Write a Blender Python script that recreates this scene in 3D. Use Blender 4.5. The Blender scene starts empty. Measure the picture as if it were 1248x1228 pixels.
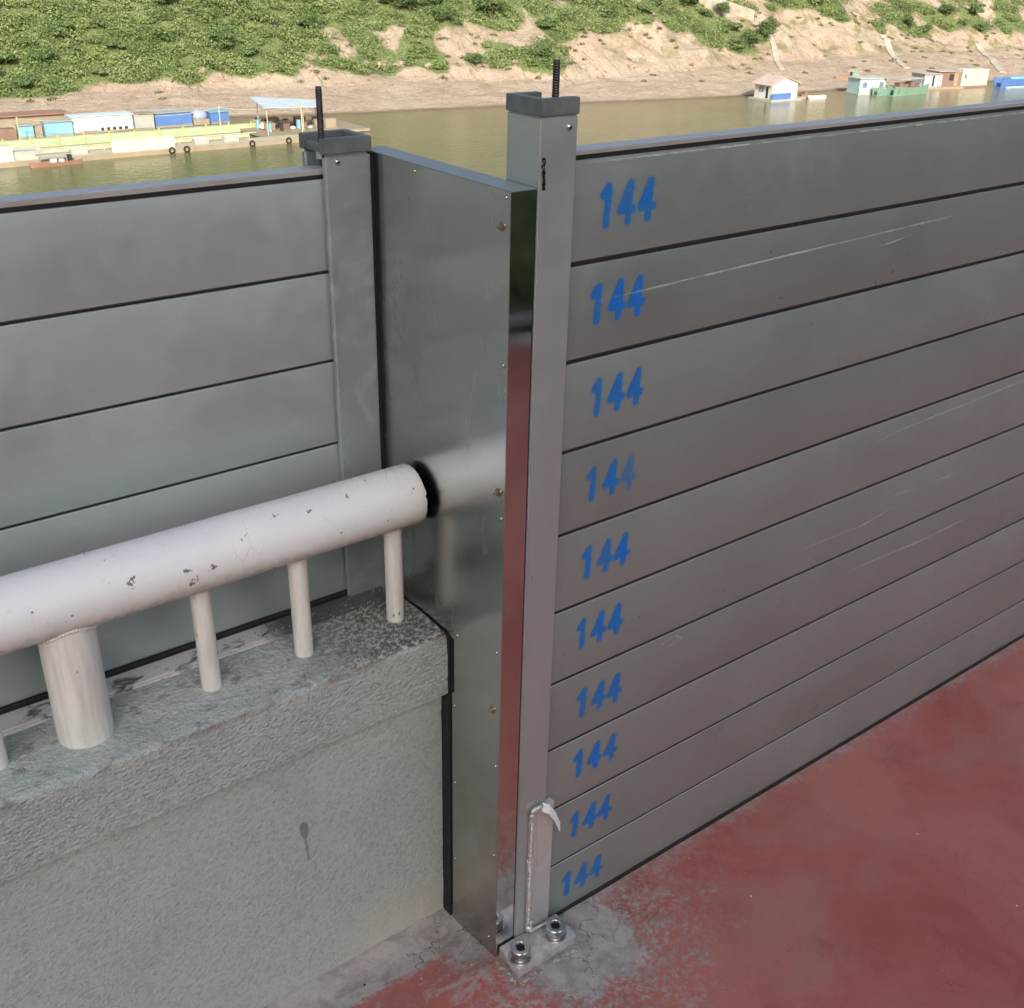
import bpy, bmesh, math, random
import numpy as np
from mathutils import Vector, Matrix, noise as _N
_V = Vector
random.seed(7); rng = np.random.default_rng(7)
R = math.radians
scene = bpy.context.scene
COL = scene.collection

# ------------------------------------------------------------------ objects
def tag(o, label=None, cat=None, group=None, kind=None):
    if label: o['label'] = label
    if cat: o['category'] = cat
    if group: o['group'] = group
    if kind: o['kind'] = kind
    return o
def empty(name, loc, label, cat, group=None, rz=0):
    o = bpy.data.objects.new(name, None); COL.objects.link(o)
    o.location = loc; o.rotation_euler = (0,0,rz); o.empty_display_size = .1
    return tag(o, label, cat, group)
def link(name, me, mats, parent=None, smooth=None):
    o = bpy.data.objects.new(name, me); COL.objects.link(o)
    for m in (mats if isinstance(mats,(list,tuple)) else [mats]): me.materials.append(m)
    if parent: o.parent = parent
    if smooth is not None:
        me.polygons.foreach_set('use_smooth', [True]*len(me.polygons))
        if smooth < 180:
            me.set_sharp_from_angle(angle=R(smooth))
    return o
def copy_tree(o, parent=None):
    c = o.copy(); COL.objects.link(c); c.parent = parent
    for ch in list(o.children): copy_tree(ch, c)
    return c

class MB:
    """collects shapes, local coordinates = world minus origin"""
    def __init__(s, org=(0,0,0)): s.bm = bmesh.new(); s.o = Vector(org); s.mi = 0
    def _fin(s, vs, fs):
        for f in fs: f.material_index = s.mi
    def box(s, x0,x1,y0,y1,z0,z1, bev=0, seg=2, M=None):
        r = bmesh.ops.create_cube(s.bm, size=1)
        vs = r['verts']
        for v in vs:
            v.co = Vector((x0+(v.co.x+.5)*(x1-x0), y0+(v.co.y+.5)*(y1-y0), z0+(v.co.z+.5)*(z1-z0)))
            if M: v.co = M @ v.co
            v.co -= s.o
        fs = list({f for v in vs for f in v.link_faces})
        s._fin(vs, fs)
        if bev:
            es = list({e for v in vs for e in v.link_edges})
            b = bmesh.ops.bevel(s.bm, geom=es, offset=bev, segments=seg, affect='EDGES', profile=.5)
            for f in b['faces']: f.material_index = s.mi
        return s
    def prism(s, pts, axis, a, b, bev=0, seg=2):
        """polygon pts in the two other axes extruded along axis from a to b"""
        def mk(p,t):
            if axis=='x': return Vector((t,p[0],p[1]))
            if axis=='y': return Vector((p[0],t,p[1]))
            return Vector((p[0],p[1],t))
        A=[s.bm.verts.new(mk(p,a)-s.o) for p in pts]; B=[s.bm.verts.new(mk(p,b)-s.o) for p in pts]
        fs=[s.bm.faces.new(A), s.bm.faces.new(B)]
        n=len(pts)
        for i in range(n): fs.append(s.bm.faces.new((A[i],A[(i+1)%n],B[(i+1)%n],B[i])))
        bmesh.ops.recalc_face_normals(s.bm, faces=fs)
        s._fin(A+B, fs)
        if bev:
            es=list({e for f in fs for e in f.edges})
            bb=bmesh.ops.bevel(s.bm, geom=es, offset=bev, segments=seg, affect='EDGES')
            for f in bb['faces']: f.material_index=s.mi
        return s
    def tube(s, p, q, r0, r1=None, n=24, cap=True, rings=1):
        p=Vector(p); q=Vector(q); r1=r0 if r1 is None else r1
        d=(q-p); z=d.normalized(); x=z.orthogonal().normalized(); y=z.cross(x)
        L=[]
        for k in range(rings+1):
            t=k/rings; c=p+d*t; r=r0+(r1-r0)*t
            L.append([s.bm.verts.new(c+x*(math.cos(2*math.pi*i/n)*r)+y*(math.sin(2*math.pi*i/n)*r)-s.o) for i in range(n)])
        fs=[]
        for A,B in zip(L,L[1:]):
            for i in range(n): fs.append(s.bm.faces.new((A[i],A[(i+1)%n],B[(i+1)%n],B[i])))
        if cap: fs.append(s.bm.faces.new(L[0][::-1])); fs.append(s.bm.faces.new(L[-1]))
        s._fin(None,fs); return L
    def lathe(s, prof, c, n=28, axis='z', cap=True):
        """prof: list (r,h)"""
        c=Vector(c); L=[]
        ax={'z':((1,0,0),(0,1,0),(0,0,1)),'x':((0,1,0),(0,0,1),(1,0,0)),'-x':((0,0,1),(0,1,0),(-1,0,0)),'-y':((1,0,0),(0,0,1),(0,-1,0))}[axis]
        X,Y,Z=[Vector(a) for a in ax]
        for r,h in prof:
            L.append([s.bm.verts.new(c+X*(math.cos(2*math.pi*i/n)*r)+Y*(math.sin(2*math.pi*i/n)*r)+Z*h-s.o) for i in range(n)])
        fs=[]
        for A,B in zip(L,L[1:]):
            for i in range(n): fs.append(s.bm.faces.new((A[i],A[(i+1)%n],B[(i+1)%n],B[i])))
        if cap: fs.append(s.bm.faces.new(L[0][::-1])); fs.append(s.bm.faces.new(L[-1]))
        s._fin(None,fs); return s
    def quad(s, a,b,c,d):
        f=s.bm.faces.new([s.bm.verts.new(Vector(p)-s.o) for p in (a,b,c,d)]); f.material_index=s.mi; return f
    def blob(s, c, r, sub=2, amp=.25, f=40):
        q=bmesh.ops.create_icosphere(s.bm, subdivisions=sub, radius=1)
        r=Vector(r) if hasattr(r,'__len__') else Vector((r,r,r))
        for v in q['verts']:
            k=1+amp*_N.noise(v.co*1.7+Vector(c)*f)
            v.co=Vector((v.co.x*r.x*k,v.co.y*r.y*k,v.co.z*r.z*k))+Vector(c)-s.o
        for fc in {f for v in q['verts'] for f in v.link_faces}: fc.material_index=s.mi
    def build(s, name, mats, parent=None, smooth=None):
        bmesh.ops.recalc_face_normals(s.bm, faces=s.bm.faces)
        me=bpy.data.meshes.new(name); s.bm.to_mesh(me); s.bm.free()
        o=link(name, me, mats, parent, smooth)
        if not parent: o.location=s.o
        return o

# ---------------------------------------------------------------- materials
class NT:
    def __init__(s, name):
        s.m=bpy.data.materials.new(name); s.m.use_nodes=True; s.t=s.m.node_tree; s.t.nodes.clear()
        s.out=s.t.nodes.new('ShaderNodeOutputMaterial'); s.b=s.t.nodes.new('ShaderNodeBsdfPrincipled')
        s.t.links.new(s.b.outputs[0], s.out.inputs[0])
        s.co=s.t.nodes.new('ShaderNodeTexCoord')
    def n(s, typ, ins=None, **kw):
        nd=s.t.nodes.new(typ)
        for k,v in kw.items(): setattr(nd,k,v)
        for k,v in (ins or {}).items(): s.set(nd.inputs[k], v)
        return nd
    def set(s, inp, v):
        if hasattr(v,'is_output') or isinstance(v,bpy.types.NodeSocket): s.t.links.new(v, inp)
        else:
            if inp.type=='RGBA' and len(v)==3: v=(*v,1)
            inp.default_value=v
    def P(s, **kw):
        for k,v in kw.items(): s.set(s.b.inputs[k.replace('_',' ')], v)
    def obj(s, scale=(1,1,1), loc=(0,0,0), rot=(0,0,0), src='Object'):
        if src=='World': v=s.n('ShaderNodeNewGeometry').outputs['Position']
        else: v=s.co.outputs[src]
        return s.n('ShaderNodeMapping', {'Vector':v,'Scale':scale,'Location':loc,'Rotation':rot}).outputs[0]
    def noise(s, vec, scale, detail=4, rough=.55, dist=0, out='Fac'):
        return s.n('ShaderNodeTexNoise', {'Vector':vec,'Scale':scale,'Detail':detail,'Roughness':rough,'Distortion':dist}).outputs[out]
    def vor(s, vec, scale, feature='F1', rnd=1, out='Distance'):
        return s.n('ShaderNodeTexVoronoi', {'Vector':vec,'Scale':scale,'Randomness':rnd}, feature=feature).outputs[out]
    def ramp(s, fac, stops, interp='LINEAR'):
        nd=s.n('ShaderNodeValToRGB', {'Fac':fac}); e=nd.color_ramp.elements; nd.color_ramp.interpolation=interp
        while len(e)<len(stops): e.new(.5)
        for el,(p,c) in zip(e,stops):
            el.position=p; c=(c,c,c) if not hasattr(c,'__len__') else c; el.color=(*c,1)
        return nd.outputs[0]
    def mix(s, fac, a, b, blend='MIX'):
        nd=s.n('ShaderNodeMix', data_type='RGBA', blend_type=blend)
        s.set(nd.inputs[0],fac); s.set(nd.inputs[6],a); s.set(nd.inputs[7],b); return nd.outputs[2]
    def math(s, op, a, b=0, c=None, clamp=False):
        nd=s.n('ShaderNodeMath', operation=op, use_clamp=clamp); s.set(nd.inputs[0],a); s.set(nd.inputs[1],b)
        if c is not None: s.set(nd.inputs[2],c)
        return nd.outputs[0]
    def mr(s, v, a,b,c=0,d=1,smooth=True):
        return s.n('ShaderNodeMapRange', {'Value':v,'From Min':a,'From Max':b,'To Min':c,'To Max':d}, interpolation_type='SMOOTHSTEP' if smooth else 'LINEAR').outputs[0]
    def xyz(s, vec=None):
        return s.n('ShaderNodeSeparateXYZ', {'Vector': vec if vec is not None else s.n('ShaderNodeNewGeometry').outputs['Position']}).outputs
    def bump(s, h, strength=.3, dist=.002, normal=None):
        nd=s.n('ShaderNodeBump', {'Height':h,'Strength':strength,'Distance':dist})
        if normal is not None: s.set(nd.inputs['Normal'],normal)
        s.t.links.new(nd.outputs[0], s.b.inputs['Normal']); return nd.outputs[0]
    def attr(s, name, out='Fac'): return s.n('ShaderNodeAttribute', attribute_name=name).outputs[out]

def simple(name, col, rough=.6, metal=0, var=.12, scale=8, bump=0):
    t=NT(name); v=t.obj(); n=t.noise(v,scale,5)
    a=tuple(c*(1-var) for c in col); b=tuple(min(1,c*(1+var)) for c in col)
    t.P(Base_Color=t.ramp(n,[(.3,a),(.7,b)]), Roughness=rough, Metallic=metal)
    if bump: t.bump(t.noise(v,scale*6,4),bump,.004)
    return t.m

def mat_aluminium(name, base, rough, metal=.85, seed=0, axis='x', mo=.10):
    """brushed extruded aluminium with handling marks"""
    t=NT(name); w=t.obj(src='World', loc=(seed,0,0))
    sc=(1.2,1,60) if axis=='x' else (60,60,1.2)
    streak=t.noise(t.obj(sc,src='World'),3,6,.6)
    cloud=t.noise(w,2.2,5,.6,.6); fine=t.noise(w,26,6,.62,.4); mott=t.noise(w,9,4,.6,1.2)
    col=t.mix(t.mr(cloud,.3,.7), tuple(c*.95 for c in base), tuple(min(1,c*1.05) for c in base))
    col=t.mix(t.mr(streak,.35,.65,0,.13), col, tuple(c*.82 for c in base))
    col=t.mix(t.mr(mott,.5,.7,0,mo), col, tuple(min(1,c*1.35) for c in base))
    # small pale knocks and dust
    d=t.vor(t.obj((1,1,1),(3,5,2),src='World'),9,'F1'); col=t.mix(t.mr(d,.022,.014), col, (.03,.03,.03))
    sx=t.vor(t.obj((.9,1,26),(seed,1,0),(0,R(9),0),src='World'),2.3,'DISTANCE_TO_EDGE')
    scr=t.math('MULTIPLY',t.mr(sx,.012,.003),t.mr(t.noise(w,3.1,2),.58,.66))
    col=t.mix(t.math('MULTIPLY',scr,.45), col, (.62,.62,.61))
    r=t.math('ADD',t.mr(fine,.3,.7,-.05,.06),t.math('ADD',t.mr(cloud,.3,.7,-.05,.05),rough))
    t.P(Base_Color=col, Metallic=metal, Roughness=r)
    t.bump(t.math('ADD',t.math('MULTIPLY',streak,.5),t.math('MULTIPLY',t.noise(w,1.6,3),3)),.12,.003)
    return t.m

M={}
M['plank']=[mat_aluminium('anodised aluminium plank %d'%i,(b*.92,b*1.045,b*1.04),r,.57,seed=i*3.7) for i,(b,r) in enumerate([(.40,.38),(.37,.36),(.385,.42)])]
M['plank_left']=mat_aluminium('anodised aluminium left plank',(.475,.545,.555),.40,.5,seed=9)
M['post']=mat_aluminium('anodised aluminium post',(.475,.53,.53),.36,.6,seed=21,axis='z')
M['post_rough']=mat_aluminium('weathered aluminium post',(.45,.515,.535),.40,.6,seed=31,axis='z',mo=.6)
M['bare']=mat_aluminium('bright bare aluminium',(.62,.62,.61),.3,.9,seed=5,axis='z')
M['rib']=mat_aluminium('bright rib',(.66,.68,.67),.38,.55,seed=61,axis='z',mo=.3)
M['topsheet']=mat_aluminium('dull stainless top',(.36,.38,.365),.5,.5,seed=55)
M['trim']=mat_aluminium('grey trim',(.33,.35,.34),.42,.5,seed=44,axis='z')
M['cap_rail']=mat_aluminium('aluminium cap rail',(.60,.59,.57),.42,.6,seed=15)
t=NT('grey cast cap'); w=t.obj(src='World')
t.P(Base_Color=t.ramp(t.noise(w,30,6),[(.3,(.12,.14,.142)),(.75,(.19,.215,.217))]),Roughness=.55,Metallic=.2); t.bump(t.noise(w,220,3),.25,.001); M['cap']=t.m
t=NT('black rubber seal'); w=t.obj(src='World')
t.P(Base_Color=t.ramp(t.noise(w,40,5),[(.3,(.006,.006,.007)),(.8,(.022,.022,.023))]),Roughness=.6); M['rubber']=t.m
M['foam']=simple('black sealing foam',(.012,.012,.013),.85,0,.4,60,.5)

# brushed stainless cladding: hazy mirror, vertical grain, blotches
t=NT('stainless sheet'); w=t.obj(src='World')
cl=t.noise(w,3.2,5,.6,1.0); fi=t.noise(w,18,6,.6,.8); sm=t.noise(t.obj((1,2.2,.7),(2,0,0),src='World'),5,4,.6,.5)
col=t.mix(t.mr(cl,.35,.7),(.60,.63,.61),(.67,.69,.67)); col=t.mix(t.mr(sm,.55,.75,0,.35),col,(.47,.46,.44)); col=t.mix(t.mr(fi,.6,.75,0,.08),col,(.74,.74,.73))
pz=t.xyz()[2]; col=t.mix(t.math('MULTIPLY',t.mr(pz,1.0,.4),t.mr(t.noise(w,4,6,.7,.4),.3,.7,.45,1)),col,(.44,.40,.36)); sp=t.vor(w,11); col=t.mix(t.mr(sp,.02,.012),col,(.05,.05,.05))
t.P(Base_Color=col,Metallic=1,Roughness=t.math('ADD',t.mr(cl,.3,.7,.20,.27),t.mr(sm,.5,.8,0,.1)),Anisotropic=.5)
t.bump(t.math('ADD',t.math('MULTIPLY',t.noise(w,1.5,2),6),t.math('MULTIPLY',t.noise(t.obj((80,1,1),src='World'),6,4),.05)),.1,.004); M['stainless']=t.m
t=NT('polished stainless edge'); w=t.obj(src='World')
t.P(Base_Color=t.ramp(t.noise(t.obj((1,1,.2),src='World'),20,5),[(.3,(.66,.62,.57)),(.7,(.74,.70,.65))]),Metallic=1,Roughness=t.mr(t.noise(w,8,4),.3,.7,.03,.1))
t.bump(t.noise(w,2.5,2),.12,.004); M['mirror']=t.m
t=NT('zinc bolt'); w=t.obj(src='World')
t.P(Base_Color=t.ramp(t.noise(w,60,4),[(.3,(.45,.45,.44)),(.7,(.62,.61,.59))]),Metallic=1,Roughness=.24); M['bolt']=t.m
t=NT('hex socket'); t.P(Base_Color=(.02,.02,.02),Roughness=.4,Metallic=.6); M['dark']=t.m
t=NT('threaded steel'); w=t.obj(src='World')
t.P(Base_Color=t.ramp(t.noise(w,90,4),[(.3,(.035,.035,.038)),(.7,(.09,.09,.095))]),Metallic=.7,Roughness=.42); M['rod']=t.m
t=NT('weld bead'); w=t.obj(src='World'); n=t.noise(w,160,5)
t.P(Base_Color=t.ramp(n,[(.3,(.38,.38,.37)),(.55,(.66,.66,.65)),(.75,(.88,.88,.87))]),Metallic=.6,Roughness=.38); t.bump(n,.6,.002); M['weld']=t.m

# white enamel paint with chips, grime below
t=NT('chipped white paint'); w=t.obj(src='World'); xyz=t.xyz()
n1=t.noise(w,4,5,.6,.5); n2=t.noise(w,45,5,.65); v=t.n('ShaderNodeTexVoronoi',{'Vector':t.mix(.06,w,t.noise(w,60,3,out='Color')),'Scale':16.0}).outputs['Distance']
col=t.mix(t.mr(n1,.3,.7),(.76,.79,.83),(.82,.83,.835)); col=t.mix(t.mr(n2,.55,.8,0,.35),col,(.52,.50,.46))
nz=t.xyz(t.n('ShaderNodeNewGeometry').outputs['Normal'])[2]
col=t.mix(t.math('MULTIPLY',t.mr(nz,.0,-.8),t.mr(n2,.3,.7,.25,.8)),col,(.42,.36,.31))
v2=t.vor(t.obj((1,1,1),(1.3,.2,.7),src='World'),23)
chip=t.math('MAXIMUM',t.math('MULTIPLY',t.mr(v,.118,.098),t.mr(t.noise(w,5,2),.33,.38)),t.math('MULTIPLY',t.mr(v2,.085,.06),t.mr(t.noise(w,3,2),.50,.56)))
col=t.mix(chip,col,(.17,.16,.155))
scuff=t.vor(t.obj((4,1,1),src='World'),7,'DISTANCE_TO_EDGE'); col=t.mix(t.math('MULTIPLY',t.mr(scuff,.02,.004,0,.3),t.mr(n1,.5,.62)),col,(.45,.44,.42))
t.P(Base_Color=col,Roughness=t.mr(n2,.3,.7,.32,.5))
t.bump(t.math('SUBTRACT',t.math('MULTIPLY',t.noise(w,70,3),.3),chip),.35,.0012); M['white']=t.m
t=NT('brushed white baluster'); w=t.obj(src='World'); st=t.noise(t.obj((1,1,.12),src='World'),70,5)
col=t.mix(t.mr(st,.3,.75),(.78,.79,.78),(.62,.62,.58)); v=t.vor(t.obj((1,1,.5),src='World'),26)
col=t.mix(t.math('MULTIPLY',t.mr(v,.08,.05),t.mr(t.noise(w,8,2),.5,.56)),col,(.15,.14,.13))
t.P(Base_Color=col,Roughness=.48); t.bump(st,.3,.002); M['baluster']=t.m

# stucco
def mat_stucco(name, coping):
    t=NT(name); w=t.obj(src='World'); p=t.xyz()
    nz=t.xyz(t.n('ShaderNodeNewGeometry').outputs['Normal'])[2]
    big=t.noise(w,2.3,5,.6,.4); grit=t.noise(w,260,4,.6)
    wave=t.noise(t.obj((1,1,1.9) if coping else (1,1,1.1),src='World'),80 if coping else 88,3,.55,.35)
    col=t.mix(t.mr(big,.3,.7),(.385,.435,.43),(.455,.50,.49))
    col=t.mix(t.mr(grit,.45,.75,0,.4),col,(.50,.53,.52)); col=t.mix(t.mr(t.noise(w,120,3,.7),.47,.32,0,.5 if coping else .28),col,(.17,.19,.19))
    col=t.mix(t.mr(wave,.50,.35,0,.35),col,(.24,.25,.255))
    if coping: col=t.mix(1.0,col,(1.06,1.04,1.03),'MULTIPLY')
    sp=t.vor(w,42); col=t.mix(t.math('MULTIPLY',t.mr(sp,.16,.1),t.mr(t.noise(w,7,2),.55,.62)),col,(.5,.5,.49))
    if coping:
        # dirty arris and weathered top
        arr=t.math('MULTIPLY',t.mr(p[2],.875,.895),t.mr(p[1],.245,.21)); col=t.mix(t.math('MULTIPLY',arr,t.mr(t.noise(w,12,4),.42,.6,0,.75)),col,(.16,.115,.085))
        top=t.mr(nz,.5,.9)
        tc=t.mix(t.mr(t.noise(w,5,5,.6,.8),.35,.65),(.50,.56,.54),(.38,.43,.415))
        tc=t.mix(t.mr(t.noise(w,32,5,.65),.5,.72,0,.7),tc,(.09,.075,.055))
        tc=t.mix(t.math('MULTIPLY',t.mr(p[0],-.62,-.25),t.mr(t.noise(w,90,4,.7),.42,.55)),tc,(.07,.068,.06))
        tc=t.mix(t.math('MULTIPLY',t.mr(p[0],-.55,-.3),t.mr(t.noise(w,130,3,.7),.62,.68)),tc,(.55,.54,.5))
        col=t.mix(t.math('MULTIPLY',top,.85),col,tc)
    else:
        # contact shadow under the coping, painted brown into the wall colour
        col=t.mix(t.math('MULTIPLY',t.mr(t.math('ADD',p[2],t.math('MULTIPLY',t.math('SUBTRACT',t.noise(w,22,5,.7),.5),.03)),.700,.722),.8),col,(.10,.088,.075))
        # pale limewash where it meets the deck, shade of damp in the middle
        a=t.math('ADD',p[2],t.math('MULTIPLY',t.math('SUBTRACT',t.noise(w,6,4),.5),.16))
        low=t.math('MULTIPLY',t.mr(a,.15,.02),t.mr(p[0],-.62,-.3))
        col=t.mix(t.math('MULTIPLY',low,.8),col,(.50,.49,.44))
        # single drip mark
        dx=t.math('ABSOLUTE',t.math('ADD',p[0],t.math('ADD',.556,t.math('MULTIPLY',t.math('SUBTRACT',p[2],.45),.05))))
        wd=t.math('ADD',t.mr(p[2],.445,.475,.003,.011),t.mr(p[2],.495,.51,0,-.012))
        dr=t.math('MULTIPLY',t.math('LESS_THAN',dx,wd),t.math('MULTIPLY',t.math('GREATER_THAN',p[2],.385),t.math('LESS_THAN',p[2],.51)))
        col=t.mix(t.math('MULTIPLY',dr,.6),col,(.10,.10,.10))
    t.P(Base_Color=col,Roughness=.88)
    g2=t.noise(w,150,2,.5)
    t.bump(t.math('ADD',wave,t.math('ADD',t.math('MULTIPLY',grit,.25),t.math('MULTIPLY',g2,.5))),1.0 if coping else .8,.0078 if coping else .005)
    return t.m
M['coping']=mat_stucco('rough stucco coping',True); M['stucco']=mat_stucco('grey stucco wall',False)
t=NT('painted sill strip'); w=t.obj(src='World'); p=t.xyz()
wh=t.math('MULTIPLY',t.mr(t.noise(t.obj((.6,1,1),src='World'),22,5,.7,.6),.36,.47),t.math('MULTIPLY',t.mr(p[0],-1.3,-1.0,.7,1),t.mr(p[0],-.46,-.56)))
t.P(Base_Color=t.mix(wh,t.mix(t.noise(w,40,4),(.05,.055,.055),(.15,.155,.15)),(.66,.67,.69)),Roughness=.6,Metallic=.1); t.bump(t.noise(w,60,4),.5,.003); M['sill']=t.m

# red deck paint
t=NT('red painted concrete'); w=t.obj(src='World'); p=t.xyz()
b1=t.noise(w,1.3,6,.62,.6); b2=t.noise(w,4.5,6,.65,.8); f=t.noise(w,45,6,.7); g=t.noise(w,190,3,.7)
col=t.mix(t.mr(b1,.32,.68),(.365,.10,.085),(.44,.17,.145))
col=t.mix(t.mr(t.noise(t.obj((1,1,1),(4,2,0),src='World'),1.9,5,.6,.8),.52,.68,0,.5),col,(.36,.20,.165))
col=t.mix(t.mr(b2,.55,.75,0,.5),col,(.28,.075,.077))
col=t.mix(t.mr(f,.56,.72,0,.25),col,(.40,.24,.215))
# bare mortar round the post foot and along the parapet
dx=t.math('ADD',p[0],-.03); dx=t.math('MULTIPLY',dx,t.mr(dx,-.01,.01,1.05,.85)); dy=t.math('ADD',p[1],.10)
dy=t.math('MULTIPLY',dy,1.0)
rad=t.math('SQRT',t.math('ADD',t.math('MULTIPLY',dx,dx),t.math('MULTIPLY',dy,dy)))
nn=t.math('ADD',t.math('MULTIPLY',t.math('SUBTRACT',t.noise(w,7,9,.74,.5),.5),.36),t.math('MULTIPLY',t.math('SUBTRACT',t.noise(w,60,8,.8),.5),.30))
core=t.mr(t.math('ADD',rad,nn),.180,.145)
halo=t.math('MULTIPLY',t.mr(t.math('ADD',rad,t.math('MULTIPLY',nn,1.8)),.44,.16),t.mr(f,.42,.6,0,.8))
wl=t.math('MULTIPLY',t.mr(t.math('ADD',p[1],t.math('MULTIPLY',nn,.25)),.075,.105),t.mr(p[0],-.14,-.18))
wl=t.math('MAXIMUM',wl,t.math('MULTIPLY',t.mr(t.math('ADD',p[1],t.math('MULTIPLY',nn,.6)),-.06,.06),t.mr(t.math('ADD',p[0],nn),-.3,-.18)))
msk=t.math('MAXIMUM',t.math('MAXIMUM',core,halo),wl,clamp=True)
mort=t.mix(t.mr(t.noise(w,16,5,.65,.5),.35,.65),(.29,.275,.26),(.45,.43,.41)); mort=t.mix(t.mr(g,.55,.75,0,.6),mort,(.48,.47,.45)); mort=t.mix(t.mr(t.noise(w,60,5,.7),.38,.25,0,.7),mort,(.06,.055,.05))
cr=t.vor(t.mix(.12,w,t.noise(w,9,4,out='Color')),13,'DISTANCE_TO_EDGE'); crack=t.math('MULTIPLY',t.mr(cr,.014,.003),t.mr(t.noise(w,5,2),.5,.58))
mort=t.mix(t.math('MULTIPLY',crack,.8),mort,(.05,.045,.04))
col=t.mix(msk,col,mort)
# dust scuffs in front of the planks
sc=t.math('MULTIPLY',t.math('MULTIPLY',t.mr(p[1],-.32,-.03),t.mr(p[0],.75,.1)),t.mr(t.noise(t.obj((1,1.6,1),rot=(0,0,.5),src='World'),14,6,.75,1),.5,.66,0,.75))
col=t.mix(sc,col,(.42,.36,.34))
# pin-head specks
v=t.vor(w,8); col=t.mix(t.mr(v,.030,.022),col,(.62,.6,.56)); v=t.vor(t.obj((1,1,1),(2,7,0),src='World'),6); col=t.mix(t.mr(v,.028,.02),col,(.04,.025,.025))
v=t.vor(w,60); col=t.mix(t.math('MULTIPLY',t.mr(v,.09,.05),t.mr(b2,.5,.62)),col,(.45,.36,.34))
# concrete apron beyond the red paint, asphalt past that
jag=t.math('ADD',p[1],t.math('MULTIPLY',t.math('SUBTRACT',t.noise(w,3,4),.5),.5))
col=t.mix(t.mr(jag,-3.9,-3.93),col,(.42,.38,.33)); soil=t.mr(jag,-4.0,-4.03); col=t.mix(soil,col,(.05,.055,.035))
t.P(Base_Color=col,Roughness=t.math('ADD',t.mr(b2,.3,.7,.42,.58),t.math('MAXIMUM',t.math('MULTIPLY',msk,.3),t.math('MULTIPLY',soil,.5))),Specular_IOR_Level=t.mr(soil,0,1,.22,.02))
t.bump(t.math('ADD',t.math('MULTIPLY',f,.25),t.math('ADD',t.math('MULTIPLY',t.math('MULTIPLY',t.noise(w,30,5,.7),msk),1.8),t.math('MULTIPLY',crack,-1.0))),.45,.004); M['deck']=t.m

# spray paint numbers
t=NT('blue spray paint'); a=t.attr('paint'); w=t.obj(src='World')
al=t.math('MULTIPLY',a,t.mr(t.noise(w,150,4,.7),.2,.55,.6,1.0),clamp=True)
t.P(Base_Color=t.mix(a,(.03,.30,.70),(.008,.16,.60)),Roughness=.5,Alpha=al); M['spray']=t.m
t=NT('pale scuff'); w=t.obj(src='World'); a=t.attr('paint')
t.P(Base_Color=(.62,.63,.61),Roughness=.6,Alpha=t.math('MULTIPLY',a,t.mr(t.noise(t.obj((1,1,3),src='World'),24,5,.7),.36,.56,.05,.85),clamp=True)); M['scuff']=t.m
t=NT('black grease smear'); w=t.obj(src='World'); a=t.attr('paint')
t.P(Base_Color=(.008,.008,.009),Roughness=.4,Alpha=t.mr(t.math('MULTIPLY',a,t.mr(t.noise(w,110,4,.7),.25,.6)),.25,.45)); M['smear']=t.m
SUN_E=4.1; SKY_S=.20; DUST=6.5; OZ=2.4; WAVE=.38; SAND_A=(.43,.345,.26); SAND_B=(.50,.42,.33); SAND_C=(.34,.25,.18)

# =================================================================== CAMERA
CAM=(-1.3411450922905537,-1.5768297040982207,2.33901524148106); YAW,PITCH,ROLL,FPX=0.917157628103044,0.47592670195231,0.024331021374680743,1314.9496134836447
f=Vector((math.cos(YAW)*math.cos(PITCH),math.sin(YAW)*math.cos(PITCH),-math.sin(PITCH)))
r=Vector((math.sin(YAW),-math.cos(YAW),0)); u=r.cross(f); c,s=math.cos(ROLL),math.sin(ROLL)
rr=r*c+u*s; uu=u*c-r*s
cd=bpy.data.cameras.new('camera'); cam=bpy.data.objects.new('camera',cd); COL.objects.link(cam)
cam.matrix_world=Matrix(((rr.x,uu.x,-f.x,CAM[0]),(rr.y,uu.y,-f.y,CAM[1]),(rr.z,uu.z,-f.z,CAM[2]),(0,0,0,1)))
cd.sensor_fit='HORIZONTAL'; cd.sensor_width=36; cd.lens=36*FPX/1248; cd.clip_start=.05; cd.clip_end=3000
scene.camera=cam

# ==================================================================== LIGHT
SUN_EL,SUN_AZ=R(29),R(243)        # azimuth measured from +X counter-clockwise: low sun behind the camera, to the left
sd=Vector((math.cos(SUN_AZ)*math.cos(SUN_EL),math.sin(SUN_AZ)*math.cos(SUN_EL),math.sin(SUN_EL)))
ld=bpy.data.lights.new('sun','SUN'); ld.energy=SUN_E; ld.angle=R(.5); ld.color=(1,.93,.82)
lo=bpy.data.objects.new('sun',ld); COL.objects.link(lo); lo.rotation_euler=sd.to_track_quat('Z','Y').to_euler()
wd=bpy.data.worlds.new('World'); scene.world=wd; wd.use_nodes=True; nt=wd.node_tree
sk=nt.nodes.new('ShaderNodeTexSky'); sk.sky_type='NISHITA'; sk.sun_disc=False; sk.sun_elevation=SUN_EL; sk.sun_rotation=R(90)-SUN_AZ
sk.air_density=1.0; sk.dust_density=DUST; sk.ozone_density=OZ
bg=nt.nodes['Background']; bg.inputs[1].default_value=SKY_S
nt.links.new(sk.outputs[0],bg.inputs[0])
scene.view_settings.view_transform='Standard'; scene.view_settings.look='None'; scene.view_settings.exposure=0
scene.render.engine='CYCLES'; scene.cycles.use_denoising=True; scene.cycles.max_bounces=7; scene.cycles.diffuse_bounces=4; scene.cycles.transparent_max_bounces=12
scene.cycles.caustics_reflective=False; scene.cycles.sample_clamp_indirect=6

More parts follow.
